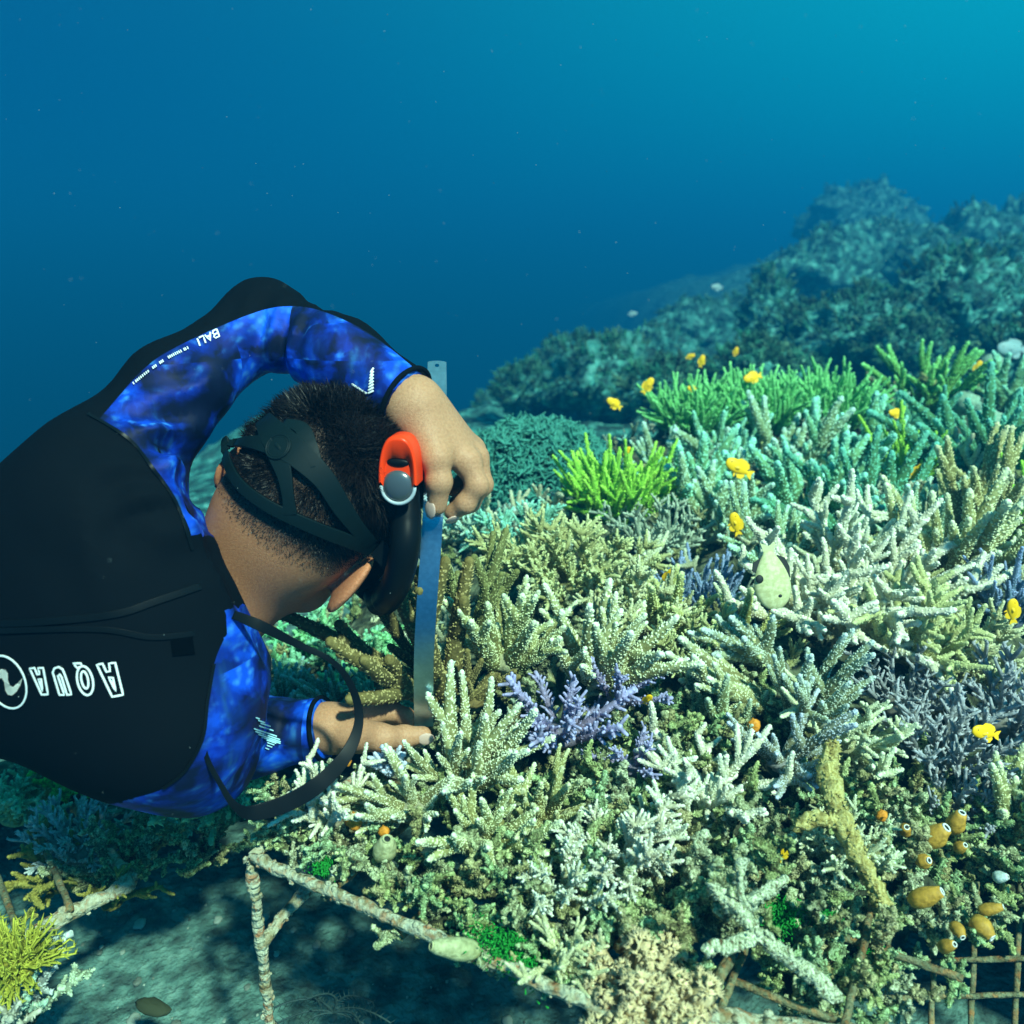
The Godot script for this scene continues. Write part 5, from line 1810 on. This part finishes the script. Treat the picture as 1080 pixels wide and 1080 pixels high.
func mask_and_snorkel() -> void:
	var o := thing("diving_mask", "black diving mask with a split rubber head strap round the diver's head", "diving mask", hO)
	for r in straps:
		var b := MB.new()
		var pts := PackedVector3Array()
		for p in r[0]:
			pts.append(p - o.position)
		ribbon(b, pts, r[1], r[2], 0.0018)
		part("strap", b.mesh(), M.rubber, o)
	var boss := MB.new()
	var bp := onto(head_field, P(293, 471, 0.75), P(293, 471, 1.0).direction_to(P(293, 471, 2.0)), 0.0095)
	var bu := Vector3(head_field(bp + Vector3(0.004, 0, 0)) - head_field(bp - Vector3(0.004, 0, 0)), head_field(bp + Vector3(0, 0.004, 0)) - head_field(bp - Vector3(0, 0.004, 0)), head_field(bp + Vector3(0, 0, 0.004)) - head_field(bp - Vector3(0, 0, 0.004))).normalized()
	var t1 := bu.cross(hU).normalized()
	var t2 := bu.cross(t1)
	for k in [[0.0120, -0.0002], [0.0100, -0.0004]]:
		var ring := PackedVector3Array()
		var rad := PackedFloat32Array()
		var col := PackedColorArray()
		for j in 33:
			ring.append(bp + (t1 * cos(TAU * j / 32.0) + t2 * sin(TAU * j / 32.0)) * k[0] + bu * k[1] - o.position)
			rad.append(0.0011)
			col.append(Color.WHITE)
		boss.tube(ring, rad, col, 8)
	boss.blob(Transform3D(Basis(t1 * 0.0118, bu * 0.0008, t2 * 0.0118), bp - o.position), Color.WHITE, 20, 8)
	boss.blob(Transform3D(Basis(t1 * 0.006, bu * 0.0014, t2 * 0.0025), bp - o.position), Color.WHITE, 12, 8)
	part("strap_boss", boss.mesh(), M.rubber, o)
	# buckles at the temples, strap runs on to the frame
	for s in [-1.0, 1.0]:
		var b := MB.new()
		var q := Basis(hR * s, hU, hB)
		b.box(Transform3D(q.scaled_local(Vector3(0.012, 0.026, 0.022)), head_world(Vector3(0.090 * s, 0.022, -0.052)) - o.position))
		b.box(Transform3D(q.scaled_local(Vector3(0.016, 0.020, 0.006)), head_world(Vector3(0.092 * s, 0.022, -0.040)) - o.position))
		part("buckle", b.mesh(), M.blackrubber, o)
		var wire := MB.new()
		var wp := PackedVector3Array()
		for c in [[0.098, 0.033, -0.046], [0.099, 0.033, -0.030], [0.098, 0.010, -0.030], [0.098, 0.010, -0.046]]:
			wp.append(head_world(Vector3(c[0] * s, c[1], c[2])) - o.position)
		wire.tube(wp, PackedFloat32Array([0.001, 0.001, 0.001, 0.001]), PackedColorArray([Color.WHITE, Color.WHITE, Color.WHITE, Color.WHITE]), 6)
		part("buckle_wire", wire.mesh(), M.steel, o)
	# frame: loops from the face out to the glass
	var f := MB.new()
	var loops := [[-0.055, 0.080, 0.050, 0.006], [-0.080, 0.086, 0.056, 0.006], [-0.105, 0.086, 0.056, 0.004], [-0.128, 0.080, 0.050, 0.002], [-0.132, 0.074, 0.044, 0.002], [-0.126, 0.070, 0.040, 0.002], [-0.070, 0.070, 0.042, 0.006]]
	var n := 48
	for l in loops:
		for j in n:
			var a := TAU * j / n
			var sx := signf(cos(a)) * pow(absf(cos(a)), 0.6)
			var sy := signf(sin(a)) * pow(absf(sin(a)), 0.6)
			var drop := -0.020 * exp(-pow(sx / 0.30, 2.0)) if sy < 0 else 0.0
			f.vert(head_world(Vector3(sx * l[1], 0.004 + sy * l[2] + drop, l[0] + 0.02 * sx * sx)) - o.position)
	for k in loops.size() - 1:
		for j in n:
			var j2 := (j + 1) % n
			f.quad(k * n + j, (k + 1) * n + j, (k + 1) * n + j2, k * n + j2)
	part("frame", f.mesh(), M.blackrubber, o)
	var glass := StandardMaterial3D.new()
	glass.resource_name = "mask_glass"
	glass.transparency = BaseMaterial3D.TRANSPARENCY_ALPHA
	glass.albedo_color = Color(0.5, 0.9, 0.9, 0.15)
	glass.roughness = 0.05
	var g := MB.new()
	for j in n:
		var a := TAU * j / n
		var sx := signf(cos(a)) * pow(absf(cos(a)), 0.6)
		var sy := signf(sin(a)) * pow(absf(sin(a)), 0.6)
		g.vert(head_world(Vector3(sx * 0.071, 0.004 + sy * 0.041, -0.128 + 0.02 * sx * sx)) - o.position)
	var mid := g.vert(head_world(Vector3(0, 0.004, -0.1285)) - o.position)
	for j in n:
		g.tri(j, mid, (j + 1) % n)
	part("glass", g.mesh(), glass, o)
	# snorkel
	var s := thing("snorkel", "black snorkel with a bright orange tip beside the diver's head", "snorkel", P(415, 600, 0.90))
	var c := []
	for q in [[398, 628, 1.0], [402, 634, 0.95], [412, 626, 0.90], [421, 606, 0.875], [427, 576, 0.86], [428, 548, 0.862], [427, 528, 0.864], [426, 514, 0.864]]:
		c.append(P(q[0], q[1], q[2]) - s.position)
	var pts := PackedVector3Array(spline(c, 8))
	var rad := PackedFloat32Array()
	var col := PackedColorArray()
	for k in pts.size():
		rad.append(0.0150 + 0.0012 * sin(k * 2.1) * (1.0 if k < 14 else 0.0))
		col.append(Color.WHITE)
	var tube := MB.new()
	tube.tube(pts, rad, col, 18)
	part("tube", tube.mesh(), M.blackrubber, s)
	var clip := MB.new()
	clip.box(Transform3D(Basis(hR, hU, hB).scaled_local(Vector3(0.030, 0.020, 0.018)), P(412, 588, 0.885) - s.position))
	part("clip", clip.mesh(), M.blackrubber, s)
	var mouth := MB.new()
	mouth.tube(PackedVector3Array([P(398, 628, 1.0) - s.position, P(388, 622, 1.01) - s.position, head_world(Vector3(0.01, -0.052, -0.115)) - s.position]), PackedFloat32Array([0.014, 0.013, 0.011]), PackedColorArray([Color.WHITE, Color.WHITE, Color.WHITE]), 14)
	part("mouthpiece", mouth.mesh(), M.blackrubber, s)
	# the tip: an orange hood, arched at the top, with a slot; a clear grey guard below
	var hood := mat("hood", Color(1.0, 0.05, 0.002), 0.35)
	var tip := P(423, 486, 0.835)
	var tx := (look * Vector3(1, -0.06, 0.1)).normalized()
	var ty := (look * Vector3(0.04, 0.97, 0.25)).normalized()
	ty = (ty - tx * ty.dot(tx)).normalized()
	var tz := tx.cross(ty)
	var B := Basis(tx, ty, tz)
	var shell := MB.new()
	var rows := []
	var arch := []
	for k in 25:                           # half outline: from lower left over the top to lower right
		var t := k / 24.0
		var a := PI * (1.0 - t)
		var ex := 0.72
		arch.append(Vector2(signf(cos(a)) * pow(absf(cos(a)), ex) * 0.0185, -0.020 + pow(sin(a), 0.8) * 0.046))
	for r in [[0.86, 0.015, 0.0], [0.94, 0.0165, -0.0], [1.0, 0.012, 0.0], [1.0, -0.012, 0.0], [0.8, -0.018, 0.0]]:
		var row := []
		for q in arch:
			var v: Vector2 = Vector2(q.x, q.y + 0.006) * r[0] - Vector2(0, 0.006)
			row.append(shell.vert(tip - s.position + B * Vector3(v.x, v.y, r[1])))
		rows.append(row)
	for k in rows.size() - 1:
		for j in 24:
			shell.quad(rows[k][j], rows[k + 1][j], rows[k + 1][j + 1], rows[k][j + 1])
	# front face between the arch and the opening
	var hole := []
	for k in 25:
		var t := k / 24.0
		var a := PI * (1.0 - t)
		hole.append(shell.vert(tip - s.position + B * Vector3(signf(cos(a)) * pow(absf(cos(a)), 0.5) * 0.0128, -0.0235 + pow(sin(a), 0.45) * 0.0285, 0.0135)))
	for j in 24:
		shell.quad(rows[0][j], rows[0][j + 1], hole[j + 1], hole[j])
	var back := []
	for k in 25:
		var q: Vector3 = shell.v[hole[k]] - B * Vector3(0, 0, 0.010)
		back.append(shell.vert(q))
	for j in 24:
		shell.quad(hole[j], hole[j + 1], back[j + 1], back[j])
	part("orange_hood", shell.mesh(), hood, s)
	var inner := MB.new()
	inner.box(Transform3D(B.scaled_local(Vector3(0.0262, 0.0310, 0.006)), tip - s.position + B * Vector3(0, -0.0070, 0.0090)))
	part("valve_seat", inner.mesh(), mat("hoodinner", Color(0.90, 0.05, 0.004), 0.4), s)
	var slot := MB.new()
	slot.blob(Transform3D(B.scaled_local(Vector3(0.0112, 0.0042, 0.003)), tip - s.position + B * Vector3(0, 0.0005, 0.0115)), Color.WHITE, 16, 8)
	part("slot", slot.mesh(), M.blackrubber, s)
	var guard := MB.new()
	guard.blob(Transform3D(B.scaled_local(Vector3(0.0152, 0.0150, 0.0065)), tip - s.position + B * Vector3(0, -0.0215, 0.0110)), Color.WHITE, 20, 12)
	var gm := mat("guard", Color(0.06, 0.075, 0.085), 0.22)
	gm.metallic_specular = 0.8
	part("splash_guard", guard.mesh(), gm, s)
	var lip := MB.new()
	var lp := PackedVector3Array()
	var lr := PackedFloat32Array()
	var lc := PackedColorArray()
	for k in 17:
		var a := PI + PI * k / 16.0
		lp.append(tip - s.position + B * Vector3(cos(a) * 0.0160, -0.022 + sin(a) * 0.0165, 0.0125))
		lr.append(0.0018)
		lc.append(Color.WHITE)
	lip.tube(lp, lr, lc, 8)
	part("guard_rim", lip.mesh(), mat("rim", Color(0.42, 0.48, 0.52), 0.25), s)


func ruler() -> void:
	var o := thing("ruler", "long flexible steel ruler held upright between the diver's hands", "ruler", P(447, 764, 0.955))
	var line := []
	for q in [[447, 766, 0.955], [447, 700, 0.915], [450, 640, 0.892], [455, 570, 0.884], [457, 535, 0.882], [459, 470, 0.905], [461, 420, 0.945], [461, 392, 0.965]]:
		line.append(P(q[0], q[1], q[2]) - o.position)
	var pts := spline(line, 8)
	var w := 0.0102
	var b := MB.new()
	var side := (look * Vector3(1, 0, -0.05)).normalized()
	var f := (look * Vector3(0.05, 0, 1)).normalized() * 0.0006
	for p in pts:
		for q in [-side * w + f, side * w + f, side * w - f, -side * w - f]:
			b.vert(p + q)
	for k in pts.size() - 1:
		for j in 4:
			var j2 := (j + 1) % 4
			b.quad(k * 4 + j, k * 4 + j2, k * 4 + 4 + j2, k * 4 + 4 + j)
	# rounded end with a hanging hole
	var up: Vector3 = (pts[pts.size() - 1] - pts[pts.size() - 2]).normalized()
	var e: Vector3 = pts[pts.size() - 1]
	for s in [1.0, -1.0]:
		var outer := []
		var hole := []
		for k in 33:
			var a := TAU * k / 32.0
			var c := cos(a)
			var y := sin(a)
			var q := Vector2(clampf(c * 1.5, -1, 1) * w, (clampf(y * 1.6, -1.0, 0.75) if y < 0 else y * 0.75) * 0.009)
			outer.append(b.vert(e + side * q.x + up * (q.y + 0.0088) + f * s))
			hole.append(b.vert(e + side * c * 0.0024 + up * (y * 0.0024 + 0.0088) + f * s))
		for k in 32:
			if s > 0:
				b.quad(outer[k], outer[k + 1], hole[k + 1], hole[k])
			else:
				b.quad(outer[k], hole[k], hole[k + 1], outer[k + 1])
	var m := b
	var a0 := PackedVector3Array(b.v)
	part("blade", flat_mesh(m), M.steel, o)


func flat_mesh(m: MB) -> ArrayMesh:        # every face with a normal of its own
	var q := MB.new()
	for k in range(0, m.ix.size(), 3):
		for e in 3:
			q.ix.append(q.v.size())
			q.vert(m.v[m.ix[k + e]], m.c[m.ix[k + e]])
	return q.mesh()


func fish_parts(length: float) -> Array:   # nose at +x
	var made := []
	var b := MB.new()
	var n := 14
	var m := 14
	for k in n + 1:
		var t := float(k) / n
		var x := (0.5 - t * 0.82) * length
		var h := length * 0.215 * pow(sin(PI * pow(t * 0.93 + 0.035, 0.72)), 0.75)
		var w := h * 0.42
		if t > 0.8:
			h = maxf(h, length * 0.055)
		for j in m:
			var a := TAU * j / m
			b.vert(Vector3(x, sin(a) * h, cos(a) * w))
	for k in n:
		for j in m:
			var j2 := (j + 1) % m
			b.quad(k * m + j, k * m + j2, (k + 1) * m + j2, (k + 1) * m + j)
	var s := b.vert(Vector3(0.505 * length, 0, 0))
	var e := b.vert(Vector3(-0.325 * length, 0, 0))
	for j in m:
		var j2 := (j + 1) % m
		b.tri(s, j2, j)
		b.tri(e, n * m + j, n * m + j2)
	made.append(["fish_body", b.mesh()])
	var fin := func(called: String, p: Array, th: float):
		var q := MB.new()
		var poly := PackedVector2Array()
		for k in p:
			poly.append(Vector2(k[0], k[1]) * length)
		var t := Geometry2D.triangulate_polygon(poly)
		for z in [th * length, -th * length]:
			var f := q.v.size()
			for k in poly:
				q.vert(Vector3(k.x, k.y, z))
			for k in range(0, t.size(), 3):
				var nrm := (poly[t[k + 1]] - poly[t[k]]).cross(poly[t[k + 2]] - poly[t[k]])
				if (nrm > 0) == (z > 0):
					q.tri(f + t[k], f + t[k + 1], f + t[k + 2])
				else:
					q.tri(f + t[k], f + t[k + 2], f + t[k + 1])
		made.append([called, q.mesh()])
	fin.call("tail_fin", [[-0.28, 0.05], [-0.36, 0.12], [-0.50, 0.17], [-0.44, 0.02], [-0.50, -0.15], [-0.36, -0.11], [-0.28, -0.05]], 0.008)
	fin.call("dorsal_fin", [[0.20, 0.20], [0.10, 0.30], [-0.08, 0.31], [-0.24, 0.25], [-0.30, 0.14], [-0.24, 0.06], [0.0, 0.16]], 0.010)
	fin.call("anal_fin", [[0.02, -0.20], [-0.06, -0.30], [-0.20, -0.27], [-0.27, -0.14], [-0.22, -0.06], [-0.08, -0.16]], 0.010)
	fin.call("pelvic_fin", [[0.14, -0.18], [0.08, -0.30], [0.04, -0.33], [0.04, -0.19]], 0.008)
	return made


func fish(at: Vector3, length: float, face: Vector2, turn: float, m: Material, fins: Material, label: String, category: String, group := "") -> Node3D:
	var o := thing("fish", label, category, at, group)
	for p in fish_parts(length):
		part(p[0], p[1], m if p[0] == "fish_body" else fins, o)
	for s in [-1.0, 1.0]:
		var e := MB.new()
		e.blob(Transform3D(Basis.from_scale(Vector3.ONE * length * 0.022), Vector3(0.36 * length, 0.045 * length, s * length * 0.062)), Color.WHITE, 10, 6)
		part("eye", e.mesh(), M.dark, o)
		var q := MB.new()
		q.blob(Transform3D(Basis(Vector3(-0.09, 0.02, 0.03 * s) * length, Vector3(0.0, 0.05, 0) * length, Vector3(0.02, 0, 0.012 * s) * length), Vector3(0.12 * length, -0.03 * length, s * length * 0.10)), Color.WHITE, 10, 6)
		part("pectoral_fin", q.mesh(), fins, o)
	var fx := (look * Vector3(face.x, face.y, turn)).normalized()
	var fz := (look * Vector3(0, 0, 1) - fx * fx.dot(look * Vector3(0, 0, 1))).normalized()
	if face.x < 0.0:
		fz = -fz
	o.basis = Basis(fx, fz.cross(fx), fz)
	return o


func animals() -> void:
	rng.seed = 71
	var y := mat("yellowfish", Color(0.95, 0.56, 0.008), 0.45)
	var y2 := mat("yellowfin", Color(0.95, 0.58, 0.02), 0.45)
	for f in [[780, 494, 1.45, 30, -0.9, 0.5, 0.2, "yellow damselfish, the largest, over the teal staghorn coral"], [776, 553, 1.4, 24, -0.3, 0.9, 0.3, "yellow damselfish nosing upward just below the largest one"],
			[794, 398, 2.1, 19, -1.0, -0.25, 0.2, "yellow damselfish in front of the green crest"], [683, 407, 2.0, 17, 0.5, 0.8, 0.2, "yellow damselfish in the blue water left of the green crest"],
			[648, 426, 2.0, 17, -0.8, 0.5, 0.3, "yellow damselfish farthest to the left, before the coral boulder"], [945, 436, 1.9, 16, -1.0, 0.1, 0.3, "yellow damselfish right of the green crest"],
			[968, 498, 1.6, 21, 0.6, 0.8, 0.4, "orange yellow damselfish among the tall cream corals at the right"], [1040, 773, 0.92, 30, -1.0, 0.25, 0.2, "yellow damselfish in front of the mauve coral at the right edge"],
			[1068, 645, 1.05, 26, -0.2, 1.0, 0.3, "yellow damselfish half cut off by the right edge"], [1031, 388, 2.3, 14, 0.3, 0.9, 0.3, "small yellow damselfish under the reef overhang at the right"],
			[706, 609, 1.2, 22, 0.4, 0.9, 0.6, "slim yellow damselfish upright among the blue violet coral"], [825, 900, 0.80, 22, 0.3, 0.95, 0.4, "brownish yellow damselfish above the bright green algae"],
			[683, 738, 0.98, 16, 0.3, 0.8, 0.8, "small yellow damselfish deep in the shaded hollow"], [740, 381, 2.2, 12, 0.2, 1.0, 0.3, "tiny yellow damselfish above the left end of the green crest"],
			[728, 376, 2.4, 9, 0.8, 0.3, 0.3, "tiny dim yellow damselfish left of the one above the crest"], [776, 371, 2.5, 9, 0.2, 0.9, 0.3, "tiny yellow damselfish right of the one above the crest"],
			[730, 410, 2.1, 11, -0.9, 0.1, 0.5, "dark yellow damselfish hiding in the leftmost green coral"], [662, 478, 1.72, 13, 0.2, 1.0, 0.4, "small yellow damselfish hidden in the lime green coral"],
			[816, 640, 1.1, 12, 0.3, 1.0, 0.7, "tiny yellow damselfish below the cream fish"]]:
		fish(P(f[0], f[1], f[2]), f[3] * f[2] / FOCAL * 1.12, Vector2(f[4], f[5]), f[6], y, y2, f[7], "fish", "yellow damselfish over the coral")
	var cream := mat("creamfish", Color(0.60, 0.62, 0.34), 0.5, tex(noise(0.03, 161, 3), [[0.3, Color(0.72, 0.7, 0.6)], [0.7, Color(1, 1, 1)]], 256), 20.0)
	var cf := mat("creamfin", Color(0.50, 0.54, 0.28), 0.5)
	var big := thing("fish", "cream fish with black spots hovering nose down over the white antler coral", "fish", P(813, 604, 1.02))
	for p in fish_parts(0.082):
		var t := Transform3D() if p[0] == "fish_body" else Transform3D(Basis.from_scale(Vector3(0.8, 0.72, 1.0) if p[0] != "tail_fin" else Vector3(0.85, 0.55, 1.0)))
		part(p[0], p[1], cream if p[0] == "fish_body" else (M.dark if p[0] in ["anal_fin", "dorsal_fin"] else cf), big, t)
	for s in [-1.0, 1.0]:
		var e := MB.new()
		e.blob(Transform3D(Basis.from_scale(Vector3(0.0026, 0.0026, 0.0018)), Vector3(0.027, 0.004, s * 0.0052)), Color.WHITE, 10, 6)
		part("eye", e.mesh(), M.dark, big)
		var q := MB.new()
		q.blob(Transform3D(Basis.from_scale(Vector3(0.0050, 0.0038, 0.002)), Vector3(0.006, -0.013, s * 0.0053)), Color.WHITE, 12, 6)
		part("dark_spot", q.mesh(), M.dark, big)
	var fx := (look * Vector3(0.10, -1.0, 0.1)).normalized()
	var fz := (look * Vector3(0.05, 0, 1)).normalized()
	fz = (fz - fx * fx.dot(fz)).normalized()
	big.basis = Basis(fx, fz.cross(fx), fz).scaled_local(Vector3(1.0, 1.22, 1.0))
	var grey := mat("greyfish", Color(0.25, 0.42, 0.42), 0.5)
	fish(P(1068, 368, 3.0), 0.11, Vector2(-1, 0.05), 0.1, grey, grey, "pale grey fish in the shade of the overhang at the right edge", "fish")
	fish(P(756, 303, 6.0), 0.08, Vector2(-1, 0.1), 0.1, grey, grey, "small dark fish far out above the background reef", "fish")
	fish(P(667, 331, 6.0), 0.06, Vector2(1, 0.1), 0.1, grey, grey, "tiny dark fish far out left of the other far one", "fish")
	# grey round sponges in the middle distance
	for q in [[1047, 386, 3.0, 14, "pale round sponge under the reef overhang"], [1018, 425, 2.1, 14, "pale grey sponge lump right of the lone green coral"], [1040, 445, 2.0, 17, "larger pale grey sponge lump below the round one at the right"]]:
		var b := MB.new()
		var r: float = q[3] * q[2] / FOCAL
		b.blob(Transform3D(Basis.from_scale(Vector3(r, r * 0.9, r)), Vector3.ZERO), Color(0.5, 0.7, 0.65), 20, 14, noise(2.0, 5, 3), 0.25)
		b.cone(Vector3(0, r * 0.8, 0), Vector3.UP, r * 0.4, r * 0.1, Color(0.3, 0.4, 0.4), Color(0.1, 0.2, 0.2), 10)
		var o := part("sponge", b.mesh(), M.greygreen)
		o.position = P(q[0], q[1], q[2])
		tag(o, q[4], "sponge", "")
	squirts()
	# bright algae
	for q in [[545, 1006, 0.755, 46, "bright green algae film on the front bar beside the green sea squirt", 0.35], [818, 965, 0.80, 30, "bright green algae tuft behind the white forked branch", 0.8], [870, 972, 0.80, 16, "small bright green algae tuft right of the larger tuft", 0.8], [345, 915, 0.85, 14, "bright green algae on the front bar near the rack corner", 0.7], [920, 1003, 0.79, 10, "bit of bright green algae beside the lower sea squirts", 0.8]]:
		var b := MB.new()
		var r: float = q[3] * q[2] / FOCAL
		for k in int(q[3] * 40):
			var p := Vector3(rng.randfn() * r * 0.45, rng.randfn() * r * 0.3 * q[5], rng.randfn() * r * 0.3)
			p += (look * Vector3(0.9, -0.42, 0) * p.x - Vector3(p.x, 0, 0)) if q[5] < 0.5 else Vector3.ZERO
			b.cone(p, Vector3(rng.randfn(), rng.randfn() + 0.5, rng.randfn()).normalized(), 0.0010, rng.randf_range(0.003, 0.006), Color(1, 1, 1) * rng.randf_range(0.4, 0.7), Color(1, 1, 1) * rng.randf_range(0.7, 1.0), 4)
		var o := part("algae", b.mesh(), M.algae)
		o.position = P(q[0], q[1], q[2])
		tag(o, q[4], "algae")
	# feather star and a leaf shaped animal on the sand
	var fs := thing("feather_star", "dark feather star with curled arms on the shaded sand at the bottom", "feather star", P(352, 1068, 0.98))
	for k in 9:
		var b := MB.new()
		var a := PI * (k + 0.3) / 9.0
		var pts := PackedVector3Array()
		var rad := PackedFloat32Array()
		var col := PackedColorArray()
		var d := look * Vector3(cos(a), sin(a), 0.25)
		var p := Vector3.ZERO
		for j in 12:
			pts.append(p)
			rad.append(0.0011)
			col.append(Color.WHITE)
			d = (d + look * Vector3(-0.12 if k % 2 else 0.12, -0.10, 0.05)).normalized()
			p += d * 0.0068
		b.tube(pts, rad, col, 5)
		for j in range(1, 12):
			for s in [-1.0, 1.0]:
				var dir := (pts[j] - pts[j - 1]).normalized()
				b.cone(pts[j], (dir * 0.6 + dir.cross(look * Vector3(0, 0, 1)) * s).normalized(), 0.0006, 0.010, Color.WHITE, Color.WHITE, 3)
		part("arm", b.mesh(), M.darkweed, fs)
	var leaf := MB.new()
	leaf.blob(Transform3D(Basis.from_scale(Vector3(0.022, 0.006, 0.010)), Vector3.ZERO), Color.WHITE, 18, 10, noise(1.5, 4, 2), 0.2)
	var lo := part("sea_cucumber", leaf.mesh(), mat("cucumber", Color(0.035, 0.045, 0.02), 0.8))
	lo.position = P(161, 1062, 1.02)
	lo.rotation = Vector3(0.2, -0.25, -0.1)
	tag(lo, "flat dark oval animal lying on the sand near the bottom left", "sea cucumber")
	for q in [[352, 905, 0.9, 12, "orange", "small orange sponge left of the front bar's green algae"], [374, 866, 0.865, 9, "orange", "bright orange sponge lump on the pale crusted clumps near the rack corner"], [366, 803, 0.9, 5, "orange", "orange crust under the lower hand's palm"], [405, 877, 0.86, 6, "orange", "small orange crust above the cream tube sponge"], [795, 765, 0.95, 7, "orange", "orange bud at the left tip of the blue tipped star"], [930, 860, 0.86, 6, "orange", "orange crust left of the upper sea squirts"], [655, 998, 0.77, 8, "orange", "rusty orange crust at the right end of the front bar"]]:
		var b := MB.new()
		var r: float = q[3] * q[2] / FOCAL
		b.blob(Transform3D(Basis.from_scale(Vector3(r, r, r * 0.8)), Vector3.ZERO), Color.WHITE, 14, 10, noise(2.0, 7, 3), 0.4)
		var o := part("sponge_crust", b.mesh(), M[q[4]])
		o.position = P(q[0], q[1], q[2])
		tag(o, q[5], "sponge")


func squirts() -> void:
	# sea squirts: barrels with a dark mouth ringed white: [x, y, distance, length, radius, direction x, y, towards us, colour, label]
	for q in [[988, 880, 0.84, 34, 15, 0.5, 0.75, 0.55, "squirt", "orange sea squirt, the largest of the upper pair"], [1010, 866, 0.86, 30, 12, 0.15, 0.9, 0.45, "squirt", "orange sea squirt behind the largest of the upper pair"],
			[974, 908, 0.83, 18, 10, 0.4, 0.4, 0.8, "squirt", "round orange sea squirt just below the upper pair"], [1014, 893, 0.85, 16, 8, 0.2, 0.6, 0.8, "squirt", "small orange sea squirt right of and below the upper pair"],
			[978, 945, 0.80, 40, 13, 0.75, 0.5, 0.45, "squirt", "long pale orange sea squirt in the middle, pointing right"], [932, 912, 0.82, 28, 9, 0.9, 0.25, 0.4, "squirtpale", "pale yellow sea squirt left of the others"],
			[955, 874, 0.86, 18, 9, -0.2, 0.5, 0.8, "squirt", "dull orange sea squirt left of the upper pair"], [1010, 982, 0.775, 22, 9, 0.1, -0.3, 0.95, "squirt", "orange sea squirt with a white ringed mouth in the lower row"],
			[1000, 998, 0.77, 24, 9, 0.3, 0.55, 0.7, "squirt", "orange sea squirt at the bottom left of the lower row"], [1036, 980, 0.775, 28, 13, 0.5, -0.45, 0.7, "squirt", "fat orange sea squirt with its mouth down in the lower row"],
			[1046, 958, 0.785, 28, 8, 0.85, 0.35, 0.4, "squirt", "slim orange sea squirt at the right of the lower row"], [1056, 925, 0.83, 16, 8, 0.6, 0.3, 0.6, "greyblue", "pale grey sea squirt above the slim orange one"],
			[478, 1000, 0.735, 64, 15, -0.75, 0.25, 0.35, "squirtpale", "green cream sea squirt with a dark mouth hanging on the front bar"], [405, 893, 0.84, 36, 16, 0.3, 0.75, 0.55, "squirtpale", "cream tube sponge with a dark mouth inside the rack corner"],
			[352, 923, 0.845, 14, 8, 0.1, 0.6, 0.75, "squirtpale", "small tan sea squirt on the front bar near the rack corner"]]:
		var o := thing("sea_squirt", q[9], "sea squirt", P(q[0], q[1], q[2]))
		var u: float = q[2] / FOCAL
		var ax := (look * Vector3(q[5], q[6], q[7])).normalized()
		var l: float = q[3] * u * 0.86
		var r: float = q[4] * u * 0.84
		var b := MB.new()
		var pts := PackedVector3Array()
		var rad := PackedFloat32Array()
		var col := PackedColorArray()
		var side := (look * Vector3(rng.randfn(), rng.randfn(), 0)).normalized()
		for k in 11:
			var t := k / 10.0
			pts.append(ax * (t - 0.55) * l + side * sin(t * PI) * r * 0.15)
			rad.append(r * (0.55 + 0.45 * sin(PI * pow(t, 0.8))) * (1.0 if t < 0.7 else lerpf(1.0, 0.95, (t - 0.7) / 0.3)) * 0.95)
			col.append(Color(0.85, 0.9, 0.8).lerp(Color.WHITE, t))
		b.tube(pts, rad, col, 16)
		var nn := noise(120.0, 181, 2)
		for k in b.v.size():
			b.v[k] += b.v[k].normalized() * nn.get_noise_3dv(b.v[k]) * r * 0.10
		part("bag", b.mesh(), M[q[8]], o)
		var w := ax.cross(side).normalized()
		var v := w.cross(ax)
		var ring := MB.new()
		var rp := PackedVector3Array()
		var rr := PackedFloat32Array()
		var rc := PackedColorArray()
		for k in 21:
			rp.append(pts[10] + (w * cos(TAU * k / 20.0) + v * sin(TAU * k / 20.0)) * rad[10] * 0.66 + ax * r * 0.06)
			rr.append(r * 0.085)
			rc.append(Color.WHITE)
		ring.tube(rp, rr, rc, 6)
		part("mouth_ring", ring.mesh(), M.ring if q[4] < 14 or q[8] == "squirt" else M.squirtpale, o)
		var m := MB.new()
		m.blob(Transform3D(Basis(w * rad[10] * 0.58, ax * r * 0.06, v * rad[10] * 0.58), pts[10] + ax * r * 0.04), Color.WHITE, 14, 6)
		part("mouth", m.mesh(), M.dark, o)


func drift() -> void:                      # specks adrift in the water
	rng.seed = 81
	var b := MB.new()
	b.blob(Transform3D(Basis.from_scale(Vector3.ONE * 0.5)), Color.WHITE, 6, 4)
	var where := []
	for k in 600:
		var z := 0.45 + 3.2 * rng.randf() * rng.randf()
		var p := P(rng.randf_range(-40, 1120), rng.randf_range(-40, 900), z)
		var s := rng.randf_range(0.0003, 0.0010) * (0.3 + 0.7 * z)
		where.append(Transform3D(Basis.from_scale(Vector3.ONE * s), p))
	tag(stuff("drifting_specks", b.mesh(), M.speck, where, []), "pale specks of plankton adrift in the water", "", "", "stuff")
